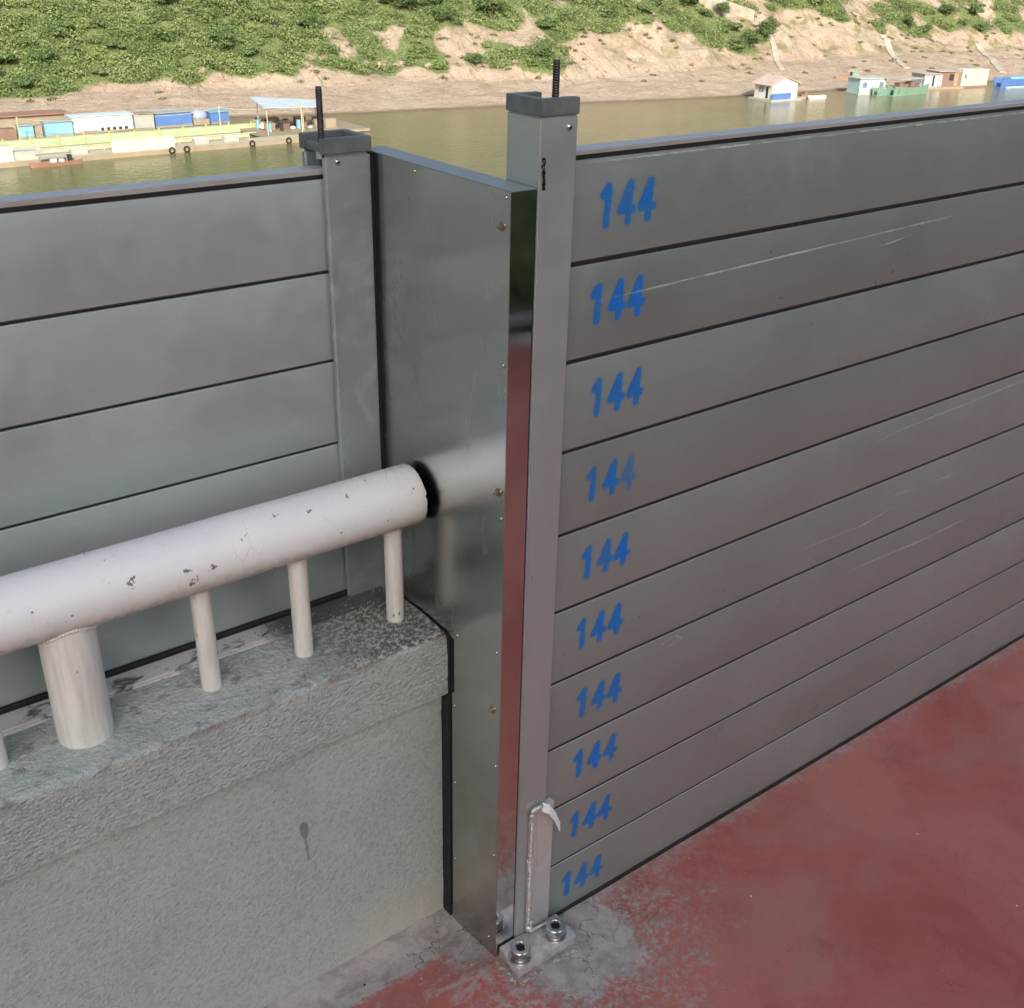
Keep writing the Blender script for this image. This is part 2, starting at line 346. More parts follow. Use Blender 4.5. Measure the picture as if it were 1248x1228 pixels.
# ================================================================ FOREGROUND
# ---- deck: sheet, fine near the post, dipping to a shallow gutter along the parapet
def axis(fine0,fine1,step,lo,hi):
    a=list(np.arange(fine0,fine1+1e-6,step)); x=a[-1]; d=step
    while x<hi: d*=1.5; x+=d; a.append(min(x,hi))
    x=a[0]; d=step
    while x>lo: d*=1.5; x-=d; a.insert(0,max(x,lo))
    return a
xs=axis(-.7,.6,.02,-40,60); ys=axis(-.5,.2,.02,-60,.52)
vs=[];fs=[]
for y in ys:
    for x in xs:
        g=0
        if x<-.12: g=-.035*max(0,min(1,(y+.02)/.18))*max(0,min(1,(-.12-x)/.05))
        m=math.hypot(x+.06,y+.1)
        z=g+.0012*_N.noise(_V((x*7,y*7,0)))
        # trowelled mortar pad round the foot
        z+=.006*max(0,min(1,(.26-m)/.08))*(.6+.4*_N.noise(_V((x*22,y*22,3))))*(1 if y<.0 else 0.3)
        if x<-.16 and y>.12: z+=.018*max(0,min(1,(y-.145)/.06))*(.7+.6*_N.noise(_V((x*18,y*30,5))))
        vs.append((x,y,z))
nx=len(xs)
for j in range(len(ys)-1):
    for i in range(nx-1): a=j*nx+i; fs.append((a,a+1,a+nx+1,a+nx))
me=bpy.data.meshes.new('deck'); me.from_pydata(vs,[],fs); tag(link('deck',me,M['deck'],smooth=180),kind='structure')
# quay body under the deck and its embankment
b=MB(); b.prism([(-60,-.06),(.75,-.06),(.75,-7),(6,-21.5),(-60,-21.5)],'x',-60,90)
tag(b.build('quay_embankment',simple('quay concrete',(.24,.235,.22),.9,0,.2,.6,.3)),kind='structure')

# ---- digits
SEG={'1':[((.021,0),(.021,.070)),((.021,.070),(.009,.055))],
     '4':[((.026,0),(.026,.070)),((.026,.070),(.004,.022)),((.004,.022),(.037,.022)),((.020,.045),(.020,.026))]}
def sdist(px,pz,a,b):
    ax,az=a;bx,bz=b;dx,dz=bx-ax,bz-az;t=np.clip(((px-ax)*dx+(pz-az)*dz)/(dx*dx+dz*dz),0,1)
    return np.hypot(px-ax-t*dx,pz-az-t*dz)
def number_mesh(k):
    W,H_,st=.178,.102,.0017
    gx=np.arange(-.016,W-.016,st); gz=np.arange(-.016,H_-.016,st)
    X,Z=np.meshgrid(gx,gz); D=np.full(X.shape,9.); A=np.ones(X.shape)
    for i,ch in enumerate('144'):
        ox=.004+i*.0525+rng.uniform(-.001,.001); fat=rng.uniform(.0048,.0062)
        wt=rng.uniform(.82,1.0)
        if (k,i)==(3,2): wt=.45
        if (k,i)==(0,1): wt=.8
        sh=(Z-.035)*.03
        for a_,b_ in SEG[ch]:
            d=sdist(X-ox-sh,Z,a_,b_)-fat; m=d<D; D=np.where(m,d,D); A=np.where(m,wt,A)
    nz=np.array([[ _N.noise(_V((x*75,z*75,k*3.3))) for x in gx] for z in gz]); D=D+.0016*nz
    P=np.clip(.78-D/.0078,0,1); P=P*P*(3-2*P)*.80+.22*np.clip(1-D/.013,0,1)**1.3
    n2=np.array([[ _N.noise(_V((x*38,z*26,k*5.1+40))) for x in gx] for z in gz]); P=np.clip(P*A*(.95+.28*n2),0,1)
    return gx,gz,P
def paint_grid(name,gx,gz,P,x0,z0,y,mat,parent=None,org=(0,0,0)):
    ny,nx=P.shape; vs=[(x0+x-org[0],y-org[1],z0+z-org[2]) for z in gz for x in gx]
    fs=[(j*nx+i,j*nx+i+1,(j+1)*nx+i+1,(j+1)*nx+i) for j in range(ny-1) for i in range(nx-1) if max(P[j,i],P[j,i+1],P[j+1,i],P[j+1,i+1])>.015]
    me=bpy.data.meshes.new(name); me.from_pydata(vs,[],fs)
    at=me.attributes.new('paint','FLOAT','POINT'); at.data.foreach_set('value',P.astype(np.float32).ravel())
    # drop loose verts
    bm=bmesh.new(); bm.from_mesh(me); bmesh.ops.delete(bm,geom=[v for v in bm.verts if not v.link_faces],context='VERTS'); bm.to_mesh(me); bm.free()
    return link(name,me,mat,parent)

def scuff_line(pts,w,parent,org,fade=True):
    """thin rubbed line on a plank face (y=0 side)"""
    vs=[];fs=[];pv=[]
    L=[]
    for (a,b_) in zip(pts,pts[1:]):
        n=max(2,int(math.hypot(b_[0]-a[0],b_[1]-a[1])/.02))
        for i in range(n): t=i/n; L.append((a[0]+(b_[0]-a[0])*t,a[1]+(b_[1]-a[1])*t))
    L.append(pts[-1]); N=len(L)
    for i,(x,z) in enumerate(L):
        e=min(1,min(i,N-1-i)/4); ww=w*(.6+.6*abs(_N.noise(_V((x*9,z*9,1)))))
        a=e*(.85+.5*_N.noise(_V((x*6,z*3,4))))
        for k,dz in enumerate((-1,-.3,.3,1)):
            vs.append((x-org[0],-.0012-org[1],z+dz*ww-org[2])); pv.append(0 if k in(0,3) else max(0,a))
        if i:
            q=(i-1)*4
            for k in range(3): fs.append((q+k,q+k+1,q+k+5,q+k+4))
    me=bpy.data.meshes.new('scuff_mark'); me.from_pydata(vs,[],fs)
    at=me.attributes.new('paint','FLOAT','POINT'); at.data.foreach_set('value',np.array(pv,np.float32))
    return link('scuff_mark',me,M['scuff'],parent)

# ---- right wall: ten stop-log planks
NUMC=[(.127,1.901),(.118,1.707),(.134,1.504),(.135,1.300),(.134,1.102),(.131,.909),(.147,.699),(.148,.509),(.146,.305),(.131,.101)]
PX1=3.24
ORD=['topmost','second','third','fourth','fifth','sixth','seventh','eighth','ninth','bottom']
GAP=[.0085,.009,.0085,.0074,.007,.0068,.0066,.0064,.006,.0058]
def plank_mesh(x0,x1,yf,z0,z1,th,org,mats,gap,parent,seal=True):
    b=MB(org)
    # front profile: flat face with small arrises and a slim step at the top, where the seal sits
    zt=z1-gap; pr=[(yf+.002,z0),(yf+.0003,z0+.0015),(yf,z0+.003),(yf,zt-.003),(yf+.0003,zt-.0015),(yf+.002,zt),(yf+.012,zt),(yf+.012,zt-.004),(yf+th,zt-.004),(yf+th,z0)]
    b.prism(pr,'x',x0,x1)
    o=b.build('body',mats,parent,25)
    return o
for k in range(10):
    z1=2.0-.2*k; z0=z1-.2+(.0 if k<9 else .012)
    org=Vector((1.6,.03,z0)); extra={0:', rubbed along its top edge',1:', long pale scratch',5:', broken pale scratches on it',6:', pale scribbled smudge on it',9:', just above the deck',3:', last digit faintly sprayed'}.get(k,'')
    e=empty('flood_barrier_plank',org,('%s grey plank of the tall right wall, sprayed blue 144%s'%(ORD[k],extra)),'barrier plank','stop planks stacked in the right flood wall')
    yo=rng.uniform(-.0004,.0004)
    plank_mesh(-.012,PX1,yo,z0,z1,.05,org,M['plank'][[0,1,2,1,0,2,1,0,1,2][k]],GAP[k],e)
    b=MB(org); b.box(-.01,PX1,.0012,.04,z1-GAP[k]+.0001,z1-.0002); b.build('rubber_seal',M['rubber'],e)
    gx,gz,P=number_mesh(k); cx,cz=NUMC[k]
    o=paint_grid('painted_number',gx,gz,P,cx-.0715,cz-.035,yo-.0006,M['spray'],e,org)
    for ch in e.children: ch.location=(0,0,0)
    S={0:[[(.0,1.985),(1.6,1.984),(3.1,1.985)]],1:[[(.06,1.713),(.185,1.716),(.6,1.727),(1.313,1.744)],[(.95,1.700),(1.12,1.715)]],5:[[(.871,.879),(1.145,.874),(1.3,.890)],[(1.45,.921),(1.669,.917)],[(1.25,.93),(1.40,.926)]],4:[[(1.127,1.139),(1.25,1.150),(1.9,1.165)]],6:[[(1.127,.728),(1.5,.715),(1.777,.722)],[(.337,.79),(.36,.770),(.40,.782),(.434,.76),(.38,.753),(.345,.765)],[(.6,.775),(.66,.78)],[(.68,.785),(.70,.79)]],9:[[(.9,.14),(1.0,.15)],[(.62,.10),(.72,.13)]]}.get(k,[])
    for pts in S: scuff_line(pts,.0042 if k in (0,) else .0034,e,org)
# cap rail on top with black seal under
org=Vector((1.6,.03,2.0)); e=empty('cap_rail',org,'slim silver aluminium cap rail lying along the top of the right flood wall','cap rail')
b=MB(org); b.prism([(-.002,2.0005),(.040,2.0005),(.040,2.008),(.037,2.0105),(.001,2.0105),(-.002,2.008)],'x',-.010,PX1,.0006); b.build('rail_bar',M['cap_rail'],e,30)
b=MB(org); b.box(-.01,PX1,.004,.038,1.9996,2.0004); b.build('rubber_seal',M['rubber'],e)
for ch in e.children: ch.location=(0,0,0)
# bottom gasket on the deck
b=MB((1.6,.02,0)); b.box(-.012,PX1,-.004,.05,-.004,.0145,.003); tag(b.build('base_gasket',M['rubber']),'black rubber gasket squeezed between the right wall and the red deck','gasket')

def c_post(org,x0,x1,y0,y1,z0,z1,wall,open_dir,mat,name,label,capmat,capz,mats_extra=None):
    """C-shaped channel post; open_dir +1 opens to +X"""
    e=empty(name,org,label,'wall post')
    if open_dir>0: pts=[(x0,y0),(x1,y0),(x1,y0+wall),(x0+wall,y0+wall),(x0+wall,y1-wall),(x1,y1-wall),(x1,y1),(x0,y1)]
    else: pts=[(x1,y0),(x1,y1),(x0,y1),(x0,y1-wall),(x1-wall,y1-wall),(x1-wall,y0+wall),(x0,y0+wall),(x0,y0)]
    b=MB(org); b.prism(pts,'z',z0,z1,.0028 if open_dir>0 else .006,3); b.build('channel',mat,e,35)
    w=.019; g=.0015
    X0,X1,Y0,Y1=x0-g,x1+g,y0-g,y1+g
    if open_dir>0: pts=[(X0,Y0),(X1,Y0),(X1,Y0+w),(X0+w,Y0+w),(X0+w,Y1-w),(X1-.02,Y1-w),(X1-.02,Y1),(X0,Y1)]
    else: pts=[(X1,Y0),(X1,Y1),(X0,Y1),(X0,Y1-w),(X1-w,Y1-w),(X1-w,Y0+w),(X0,Y0+w),(X0,Y0)]
    b=MB(org); b.prism(pts,'z',z1+.001,capz,.0013,2)
    if open_dir<0: b.box(X0+.004,X0+.022,Y0+w,Y1-w,z1+.002,capz-.012,.002)   # cross bar of the clamp
    b.build('post_cap',capmat,e,35)
    return e
def thread(e,org,c,r,z0,z1):
    b=MB(org); prof=[];z=z0;p=.0045
    prof.append((r*.82,z0))
    while z<z1-p: prof+= [(r*.84,z+.0006),(r,z+p*.5),(r*.84,z+p-.0004)]; z+=p
    prof.append((r*.8,z1))
    b.lathe([(a,h) for a,h in prof],(c[0],c[1],0),20); o=b.build('threaded_rod',M['rod'],e,60); return o
def dome_screw(e,org,c,r,axis='-y',name='screw'):
    b=MB(org); b.lathe([(r,0),(r*1.0,r*.18),(r*.85,r*.5),(r*.5,r*.72),(r*.38,r*.74)],c,20,axis); o=b.build(name,M['bolt'],e,60)
    b2=MB(org); d={'-y':Vector((0,-1,0)),'-x':Vector((-1,0,0))}[axis]; b2.lathe([(r*.36,r*.6),(r*.36,r*.76)],c,6,axis); b2.build('hex_recess',M['dark'],o,30); return o

# ---- right post
org=Vector((-.061,.03,0))
rp=c_post(org,-.104,-.018,-.0185,.083,.038,2.075,.016,1,M['post'],'channel_post','tall square aluminium post bolted to the red deck, left of the blue 144 numbers',M['cap'],2.105)
thread(rp,org,(-.034,.030),.0072,1.93,2.163)
dome_screw(rp,org,(-.039,-.0185,2.055),.0062)
# grease smear near the top left edge
gx=np.arange(0,.022,.001); gz=np.arange(0,.085,.001)
P=np.array([[ (1 if ( (z>.004 and z<.062 and abs(x-.009-.0012*math.sin(z*90))<.0038+.0025*_N.noise(_V((x*200,z*160,0))))) else 0)*.9+.25*_N.noise(_V((x*260,z*200,5))) for x in gx] for z in gz]); P=np.clip(P,0,1); P[0,:]=P[-1,:]=0; P[:,0]=P[:,-1]=0
paint_grid('grease_smear',gx,gz,P,-.1035,1.945,-.0192,M['smear'],rp,org)
# lower reinforcing sleeve, weld bead, tab
b=MB(org); b.prism([(-.060,-.0186),(-.056,-.0235),(.002,-.0235),(.006,-.0205),(.006,-.003),(-.017,-.003),(-.017,-.0186)],'z',.040,.452,.0012); b.build('reinforcing_plate',M['rib'],rp,30)
b=MB(org); prev=None
zz=.045
while zz<.458:
    rr_=.0068+.0016*_N.noise(_V((0,0,zz*40)))+(.004 if .255<zz<.29 else 0)
    b.blob((-.061+.0022*_N.noise(_V((1,2,zz*18))),-.0215,zz),(rr_*1.35,.0042,.0056),1,.3); zz+=.0062
for sgn in (-1,1):
    pp=None
    for i in range(60):
        z_=.05+i*.0068; w_=.0115+.0014*_N.noise(_V((sgn*9,0,z_*45)))+(.004 if .25<z_<.295 else 0); q_=Vector((-.0605+.002*_N.noise(_V((1,2,z_*18)))+sgn*w_,-.0232,z_))
        if pp is not None: b.tube(pp,q_,.0018,.0018,6,False)
        pp=q_
for c_,r_ in [((-.058,-.026,.458),(.014,.008,.012)),((-.047,-.028,.462),(.012,.007,.009)),((-.062,-.025,.442),(.011,.006,.010)),((-.062,-.024,.05),(.011,.009,.012)),((-.060,-.030,.075),(.009,.006,.009))]: b.blob(c_,r_,2,.5)
for i in range(9): t_=i/8; b.blob((-.060+.055*t_,-.030-.004*t_,.046-.0*t_),(.0075,.006,.006),1,.35)
b.build('weld_bead',M['weld'],rp,180)
b=MB(org)
T=[(-.040,-.030,.462),(-.022,-.036,.450),(-.008,-.044,.424),(.002,-.052,.392)]
for a_,c_ in zip(T,T[1:]):
    a_=Vector(a_);c_=Vector(c_); wv=Vector((.006,.008,.006)).normalized()*.0115; d_=(c_-a_).normalized(); nn_=d_.cross(wv).normalized()*.0012
    q=[a_-wv,a_+wv,c_+wv,c_-wv]
    A=[b.bm.verts.new(v+nn_-org) for v in q]; B_=[b.bm.verts.new(v-nn_-org) for v in q]
    b.bm.faces.new(A); b.bm.faces.new(B_[::-1])
    for i in range(4): b.bm.faces.new((A[i],B_[i],B_[(i+1)%4],A[(i+1)%4]))
b.build('bent_tab',simple('dull white metal tab',(.85,.85,.83),.5,.1),rp,25)
# base plate with socket bolts
b=MB(org); b.box(-.155,.034,-.104,.0-.0186-.0,.006,.040,.0025,2); bp=b.build('base_plate',simple('cast aluminium plate',(.56,.57,.56),.5,.45,.25,40,.3),rp,30)
b=MB(org); b.box(-.1035,-.0185,-.0186,.082,.004,.0378); b.build('post_foot',M['bare'],rp,30)
for cx_,cy_ in [(-.128,-.074),(-.012,-.072)]:
    b=MB(org); b.lathe([(.031,.0402),(.031,.0435),(.0305,.044)],(cx_,cy_,0),28); b.lathe([(.0215,.0441),(.0215,.048),(.0248,.051),(.0262,.054),(.0262,.074),(.0243,.0765),(.0150,.0767),(.0138,.0752),(.0138,.0715)],(cx_,cy_,0),32); bo=b.build('socket_bolt',M['bolt'],rp,35)
    b=MB(org); b.lathe([(.0125,.064),(.0125,.0735)],(cx_,cy_,0),6); b.build('hex_socket',M['dark'],bo,30)
def fix(e):
    for ch in e.children:
        ch.location=(0,0,0)
        for g in ch.children: g.location=(0,0,0)
fix(rp)

# ---- stainless cover box between the two walls
XF,XR,YF,YB,ZT=-.1630,-.1075,-.0150,.520,1.954
org=Vector((-.13,.25,0)); e=empty('steel_cover_box',org,'upright stainless steel cover box joining the two walls, reflecting the white pipe rail','cover box')
b=MB(org)
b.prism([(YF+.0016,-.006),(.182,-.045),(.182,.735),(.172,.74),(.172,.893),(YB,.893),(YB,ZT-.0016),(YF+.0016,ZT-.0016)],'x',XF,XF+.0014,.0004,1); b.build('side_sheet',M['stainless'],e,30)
b=MB(org); b.box(XF,XR,YF,YF+.0014,.004,ZT-.0016,.0005,1); b.build('front_strip',M['mirror'],e,30)
b=MB(org); b.box(XF,XR,YF,YB,ZT-.0014,ZT,.0006,1); b.build('top_sheet',M['topsheet'],e,30)
b=MB(org); b.box(XF+.004,XR-.003,YF+.006,YB-.004,.01,ZT-.004); b.build('foam_core',M['foam'],e)
for y_,z_ in [(.307,1.938),(.001,1.940),(.001,1.623),(-.002,1.290),(.004,.952),(.001,.632),(.001,.350),(.016,.052),(.160,.91),(.172,.70),(.171,.46),(.171,.2)]:
    b=MB(org); b.lathe([(.0045,0),(.0042,.0012),(.0028,.0024),(.001,.0026)],(XF-.0002,y_,z_),16,'-x'); b.build('rivet',M['bolt'],e,60)
for y_,z_ in [(.011,1.887),(.008,1.347),(.015,.788)]:
    b=MB(org); b.lathe([(.0095,0),(.0095,.0014)],(XF-.0002,y_,z_),20,'-x'); b.lathe([(.0062,.0015),(.0062,.006)],(XF-.0002,y_,z_),6,'-x'); b.lathe([(.003,.006),(.003,.0105)],(XF-.0002,y_,z_),12,'-x'); b.build('hex_screw',simple('brassy screw',(.40,.34,.25),.35,.9),e,30)
fix(e)
# black joint filler between cover box and parapet end
b=MB((-.16,.2,0)); b.prism([(.190,-.05),(.52,-.05),(.52,.893),(.190,.893)],'x',-.1668,-.1600); tag(b.build('joint_filler',M['foam']),'black foam joint filler between the parapet end and the steel cover box','joint filler')
b=MB((-.17,.5,.9)); b.box(-.1722,-.1634,.468,.562,.899,1.946); tag(b.build('joint_filler',M['foam']),'black filler in the narrow joint between the left post and the steel cover box','joint filler')
b=MB((-.105,.03,0)); b.box(-.1072,-.1044,-.0135,.07,.04,1.95); tag(b.build('seal_strip',M['foam']),'thin black seal strip between the mirror steel edge and the right post','seal strip')

# ---- left wall
LY,LZ=.4777,1.9156; LX0=-2.9
for k in range(5):
    z1=LZ-.2*k; z0=z1-.2; org=Vector((-1.5,LY+.03,z0))
    e=empty('flood_barrier_plank',org,'%s plain grey aluminium plank of the set-back left wall%s'%(['topmost','second','third','fourth','bottom'][k],{0:'',1:'',2:', seen above the white pipe',3:', partly behind the white pipe',4:', behind the white balusters'}[k]),'barrier plank','stop planks stacked in the left flood wall')
    plank_mesh(LX0,-.272,LY+rng.uniform(-.0003,.0003),z0,z1,.05,org,M['plank_left'],[.009,.006,.0055,.005,.005][k],e)
    b=MB(org); b.box(LX0,-.275,LY+.0012,LY+.04,z1-[.009,.006,.0055,.005,.005][k]+.0001,z1-.0002); b.build('rubber_seal',M['rubber'],e); fix(e)
org=Vector((-1.5,LY+.03,LZ)); e=empty('cap_rail',org,'silver aluminium cap rail along the top of the left flood wall, river behind it','cap rail')
b=MB(org); b.prism([(LY-.002,LZ+.0005),(LY+.042,LZ+.0005),(LY+.042,LZ+.010),(LY+.039,LZ+.0125),(LY+.001,LZ+.0125),(LY-.002,LZ+.010)],'x',LX0,-.270,.0006); b.build('rail_bar',M['cap_rail'],e,30)
b=MB(org); b.box(LX0,-.271,LY+.004,LY+.040,LZ-.0004,LZ+.0004); b.build('rubber_seal',M['rubber'],e); fix(e)
b=MB((-1.5,LY,.9)); b.box(LX0,-.275,LY-.006,LY+.05,.893,.9154,.003); tag(b.build('base_gasket',M['rubber']),'black rubber gasket under the left wall, along the back of the parapet','gasket')
org=Vector((-.235,.51,.9))
lp=c_post(org,-.282,-.1735,.4592,.565,.86,1.9555,.016,-1,M['post_rough'],'channel_post','stained aluminium post standing on the parapet at the right end of the left wall',M['cap'],1.987)
thread(lp,org,(-.267,.497),.0072,1.93,2.083)
dome_screw(lp,org,(-.253,.4592,1.941),.0062)
b=MB(org); b.lathe([(.0145,1.944),(.0145,1.958),(.008,1.966)],(-.267,.497,0),6); b.build('clamp_nut',M['bolt'],lp,30)
fix(lp)

# ---- parapet wall: rough coping over recessed stucco wall
def rough_prism(name,pts,x0,x1,mat,parent,org,amp,step=.012,bev=.006):
    """profile in (y,z) swept along x with a finely displaced surface"""
    # resample profile
    P=[];n=len(pts)
    for i in range(n):
        a=Vector((pts[i][0],pts[i][1])); c_=Vector((pts[(i+1)%n][0],pts[(i+1)%n][1])); m=max(1,int((c_-a).length/step))
        if i==n-1: pass
        for k in range(m): P.append(a+(c_-a)*(k/m))
    xs=[];x=x1;d=step
    while x>x0: xs.append(x); x-=d; d=min(.08,d*1.03)
    xs.append(x0); vs=[];fs=[];N=len(P)
    for x in xs:
        for p in P:
            v=_V((x,p.x,p.y)); q=_N.noise_vector(v*38)*amp+_N.noise_vector(v*9)*amp*1.2
            ex=1.0
            vs.append(v+Vector((q.x*.6,q.y,q.z))-org)
    for j in range(len(xs)-1):
        for i in range(N): fs.append((j*N+i,j*N+(i+1)%N,(j+1)*N+(i+1)%N,(j+1)*N+i))
    fs.append(tuple(range(N))[::-1])
    me=bpy.data.meshes.new(name); me.from_pydata(vs,[],fs)
    bm=bmesh.new(); bm.from_mesh(me); bmesh.ops.recalc_face_normals(bm,faces=bm.faces); bm.to_mesh(me); bm.free()
    return link(name,me,mat,parent,smooth=50)
org=Vector((-1.5,.3,0)); e=empty('parapet_wall',org,'low grey stucco parapet with a rough projecting coping, white railing standing on it','parapet')
rough_prism('coping',[(.195,.725),(.195,.742),(.196,.885),(.199,.893),(.207,.898),(.30,.899),(.36,.898),(.515,.897),(.515,.724)],-2.9,-.1675,M['coping'],e,org,.0022)
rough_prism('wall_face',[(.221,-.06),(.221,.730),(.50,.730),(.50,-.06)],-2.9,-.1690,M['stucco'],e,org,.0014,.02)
fix(e)
b=MB((-1.0,.44,.9)); b.box(LX0,-.19,.412,.4705,.896,.9045,.002); b.box(LX0,-.19,.405,.4118,.895,.9025,.001); tag(b.build('sill_strip',M['sill']),'flat metal sill strip smeared with white paint between parapet and left wall','sill strip')

# ---- white pipe railing
RY,RZ,RR=.320,1.2205,.0705
org=Vector((-.7,RY,.91)); e=empty('pipe_railing',org,'chipped white pipe railing with open cut end, standing on the grey parapet','railing')
n=64; xs=list(np.arange(-.181,-1.6,-.02))+[-2.0,-2.4,-2.85]
bm=bmesh.new(); rings=[]
def ring(x,r_,jit):
    out=[]
    for i in range(n):
        a=2*math.pi*i/n; dx=jit*(_N.noise(_V((math.cos(a)*6,math.sin(a)*6,2)))+ (1.4 if _N.noise(_V((math.cos(a)*14,math.sin(a)*14,7)))>.42 else 0)*-1) if jit else 0
        rw=r_+.0006*_N.noise(_V((x*7,math.cos(a)*2,math.sin(a)*2)))
        out.append(bm.verts.new((x+dx-org.x,math.cos(a)*rw,RZ+math.sin(a)*rw-org.z)))
    return out
rings=[ring(xs[0],RR-.001,.0018)]+[ring(xs[0]-.003,RR,.001)]+[ring(x,RR,0) for x in xs[1:]]
inn=[ring(xs[0],RR-.0045,.0018),ring(xs[0]-.35,RR-.0045,0)]
for A,B_ in zip(rings,rings[1:]):
    for i in range(n): bm.faces.new((A[i],A[(i+1)%n],B_[(i+1)%n],B_[i]))
for i in range(n): bm.faces.new((rings[0][i],inn[0][i],inn[0][(i+1)%n],rings[0][(i+1)%n])); f_=bm.faces.new((inn[0][i],inn[1][i],inn[1][(i+1)%n],inn[0][(i+1)%n])); f_.material_index=1
f_=bm.faces.new(inn[1]); f_.material_index=1
bm.faces.new(rings[-1]); bmesh.ops.recalc_face_normals(bm,faces=bm.faces)
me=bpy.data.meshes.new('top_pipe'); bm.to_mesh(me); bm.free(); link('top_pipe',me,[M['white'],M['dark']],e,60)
def baluster(x,r_,zb=.897):
    zt=RZ-math.sqrt(RR*RR-r_*r_)+.004
    b=MB(org); prof=[(r_*1.0,zb-.01),(r_*1.0,zb+.012),(r_,zb+.03),(r_*.995,(zb+zt)/2),(r_,zt-.02),(r_,zt)]
    b.lathe(prof,(x,RY,0),36); bb=b.build('baluster',M['baluster'],e,50)
    # weld collar following the pipe
    b=MB(org); m=int(30+r_*500)
    for i in range(m):
        a=2*math.pi*i/m; px_=math.cos(a)*(r_+.001); py_=math.sin(a)*(r_+.001); pz=RZ-math.sqrt(max(1e-6,RR*RR-py_*py_))
        b.blob((x+px_,RY+py_,pz-.0015),(.0042+.0012*random.random(),.004,.0035+.0015*random.random()),1,.3)
    b.build('weld_collar',M['baluster'],bb,180)
    # lumpy mortar at the foot
    b=MB(org); L=[]
    for i in range(40):
        a=2*math.pi*i/40; w_=.004+.004*abs(_N.noise(_V((math.cos(a)*3+x*9,math.sin(a)*3,1))))
        L.append((a,w_))
    return bb
for x_,r_ in [(-.233,.0215),(-.476,.0215),(-.698,.0215),(-.967,.0545),(-1.139,.0215),(-1.38,.0215)]: baluster(x_,r_)
for ch in e.children:
    ch.location=(0,0,0)
    for g in ch.children: g.location=(0,0,0)

# ---- grit on parapet top and deck: countless crumbs, one object each
def crumbs(name,label,pts,mat,rs):
    vs=[];fs=[]
    for (x,y,z) in pts:
        r_=rng.uniform(*rs); k=len(vs); q=rng.normal(size=(6,3))*.25
        base=[(1,0,0),(-1,0,0),(0,1,0),(0,-1,0),(0,0,.8),(0,0,-.5)]
        for (a,b_,c_),d_ in zip(base,q): vs.append((x+(a+d_[0])*r_,y+(b_+d_[1])*r_,z+(c_+d_[2])*r_*.7))
        for t_ in [(0,2,4),(2,1,4),(1,3,4),(3,0,4),(2,0,5),(1,2,5),(3,1,5),(0,3,5)]: fs.append(tuple(k+i for i in t_))
    me=bpy.data.meshes.new(name); me.from_pydata(vs,[],fs); return tag(link(name,me,mat),label,name.replace('_',' '),kind='stuff')
pts=[]
for i in range(900):
    x=-.185-abs(rng.normal())*.09; y=rng.uniform(.215,.42); 
    if x>-.62: pts.append((x,y,.9005))
for i in range(260): pts.append((rng.uniform(-.62,-.19),rng.uniform(.40,.455),.9050))
wh=[p for i,p in enumerate(pts) if i%3==0]; dk=[p for i,p in enumerate(pts) if i%3]
crumbs('pale_grit','pale mortar crumbs scattered on the parapet corner beside the steel box',wh,simple('pale crumbs',(.5,.49,.46),.9,0,.3,90),(.0008,.0026))
crumbs('dark_grit','dark sandy grit lying on the parapet corner around the last baluster',dk,simple('dark crumbs',(.13,.12,.10),.9,0,.4,90),(.0008,.003))
pts=[]
for i in range(70):
    s_=rng.uniform(0,1)
    x,y=(-.16+.20*s_*1.05,-.112-abs(rng.normal())*.006) if i%3 else ((.042+abs(rng.normal())*.008,-.10+.09*s_) if i%2 else (-.163-abs(rng.normal())*.005,-.11+.08*s_))
    pts.append((x,y,.004))
crumbs('mortar_chunks','broken grey mortar chunks packed around the edge of the base plate',pts,simple('mortar chunks',(.33,.33,.315),.9,0,.3,60),(.003,.0085))
pts=[]
for i in range(520):
    a=rng.uniform(0,6.28); d_=.13+abs(rng.normal())*.12; x,y=-.06+math.cos(a)*d_,-.1+math.sin(a)*d_
    if y<.13 and not(-.16<x<3.0 and y>-.005) and not(-.16<x<.04 and -.108<y<.1): pts.append((x,y,.004 if x>-.12 else -.004))
for i in range(420):
    x=rng.uniform(-1.2,-.17); y=rng.uniform(.09,.195); pts.append((x,y,-.035*min(1,(y+.02)/.18)+.018*max(0,min(1,(y-.145)/.06))+.003))
for i in range(26): pts.append((rng.uniform(.1,2.2),rng.uniform(-1.2,-.03),.002))
crumbs('mortar_crumbs','pale mortar crumbs scattered on the red deck round the post foot',pts,simple('mortar crumbs',(.42,.41,.38),.9,0,.35,90),(.0007,.0026))
ZW = -20.0
WLP = [(-150,200),(0,171),(35,160),(55,152.8),(77,146.9),(97,144),(118,140.2),(133,137.2),(150,134.3),(171,132.6),(193,131),(229,127),(320,118),(520,100)]
def yw(x):
    if x <= WLP[0][0]: return WLP[0][1]
    for (a,b),(c,d) in zip(WLP, WLP[1:]):
        if x <= c:
            t=(x-a)/(c-a); return b+(d-b)*t
    return WLP[-1][1]
def sst(a,b,x):
    t=max(0.,min(1.,(x-a)/(b-a))); return t*t*(3-2*t)
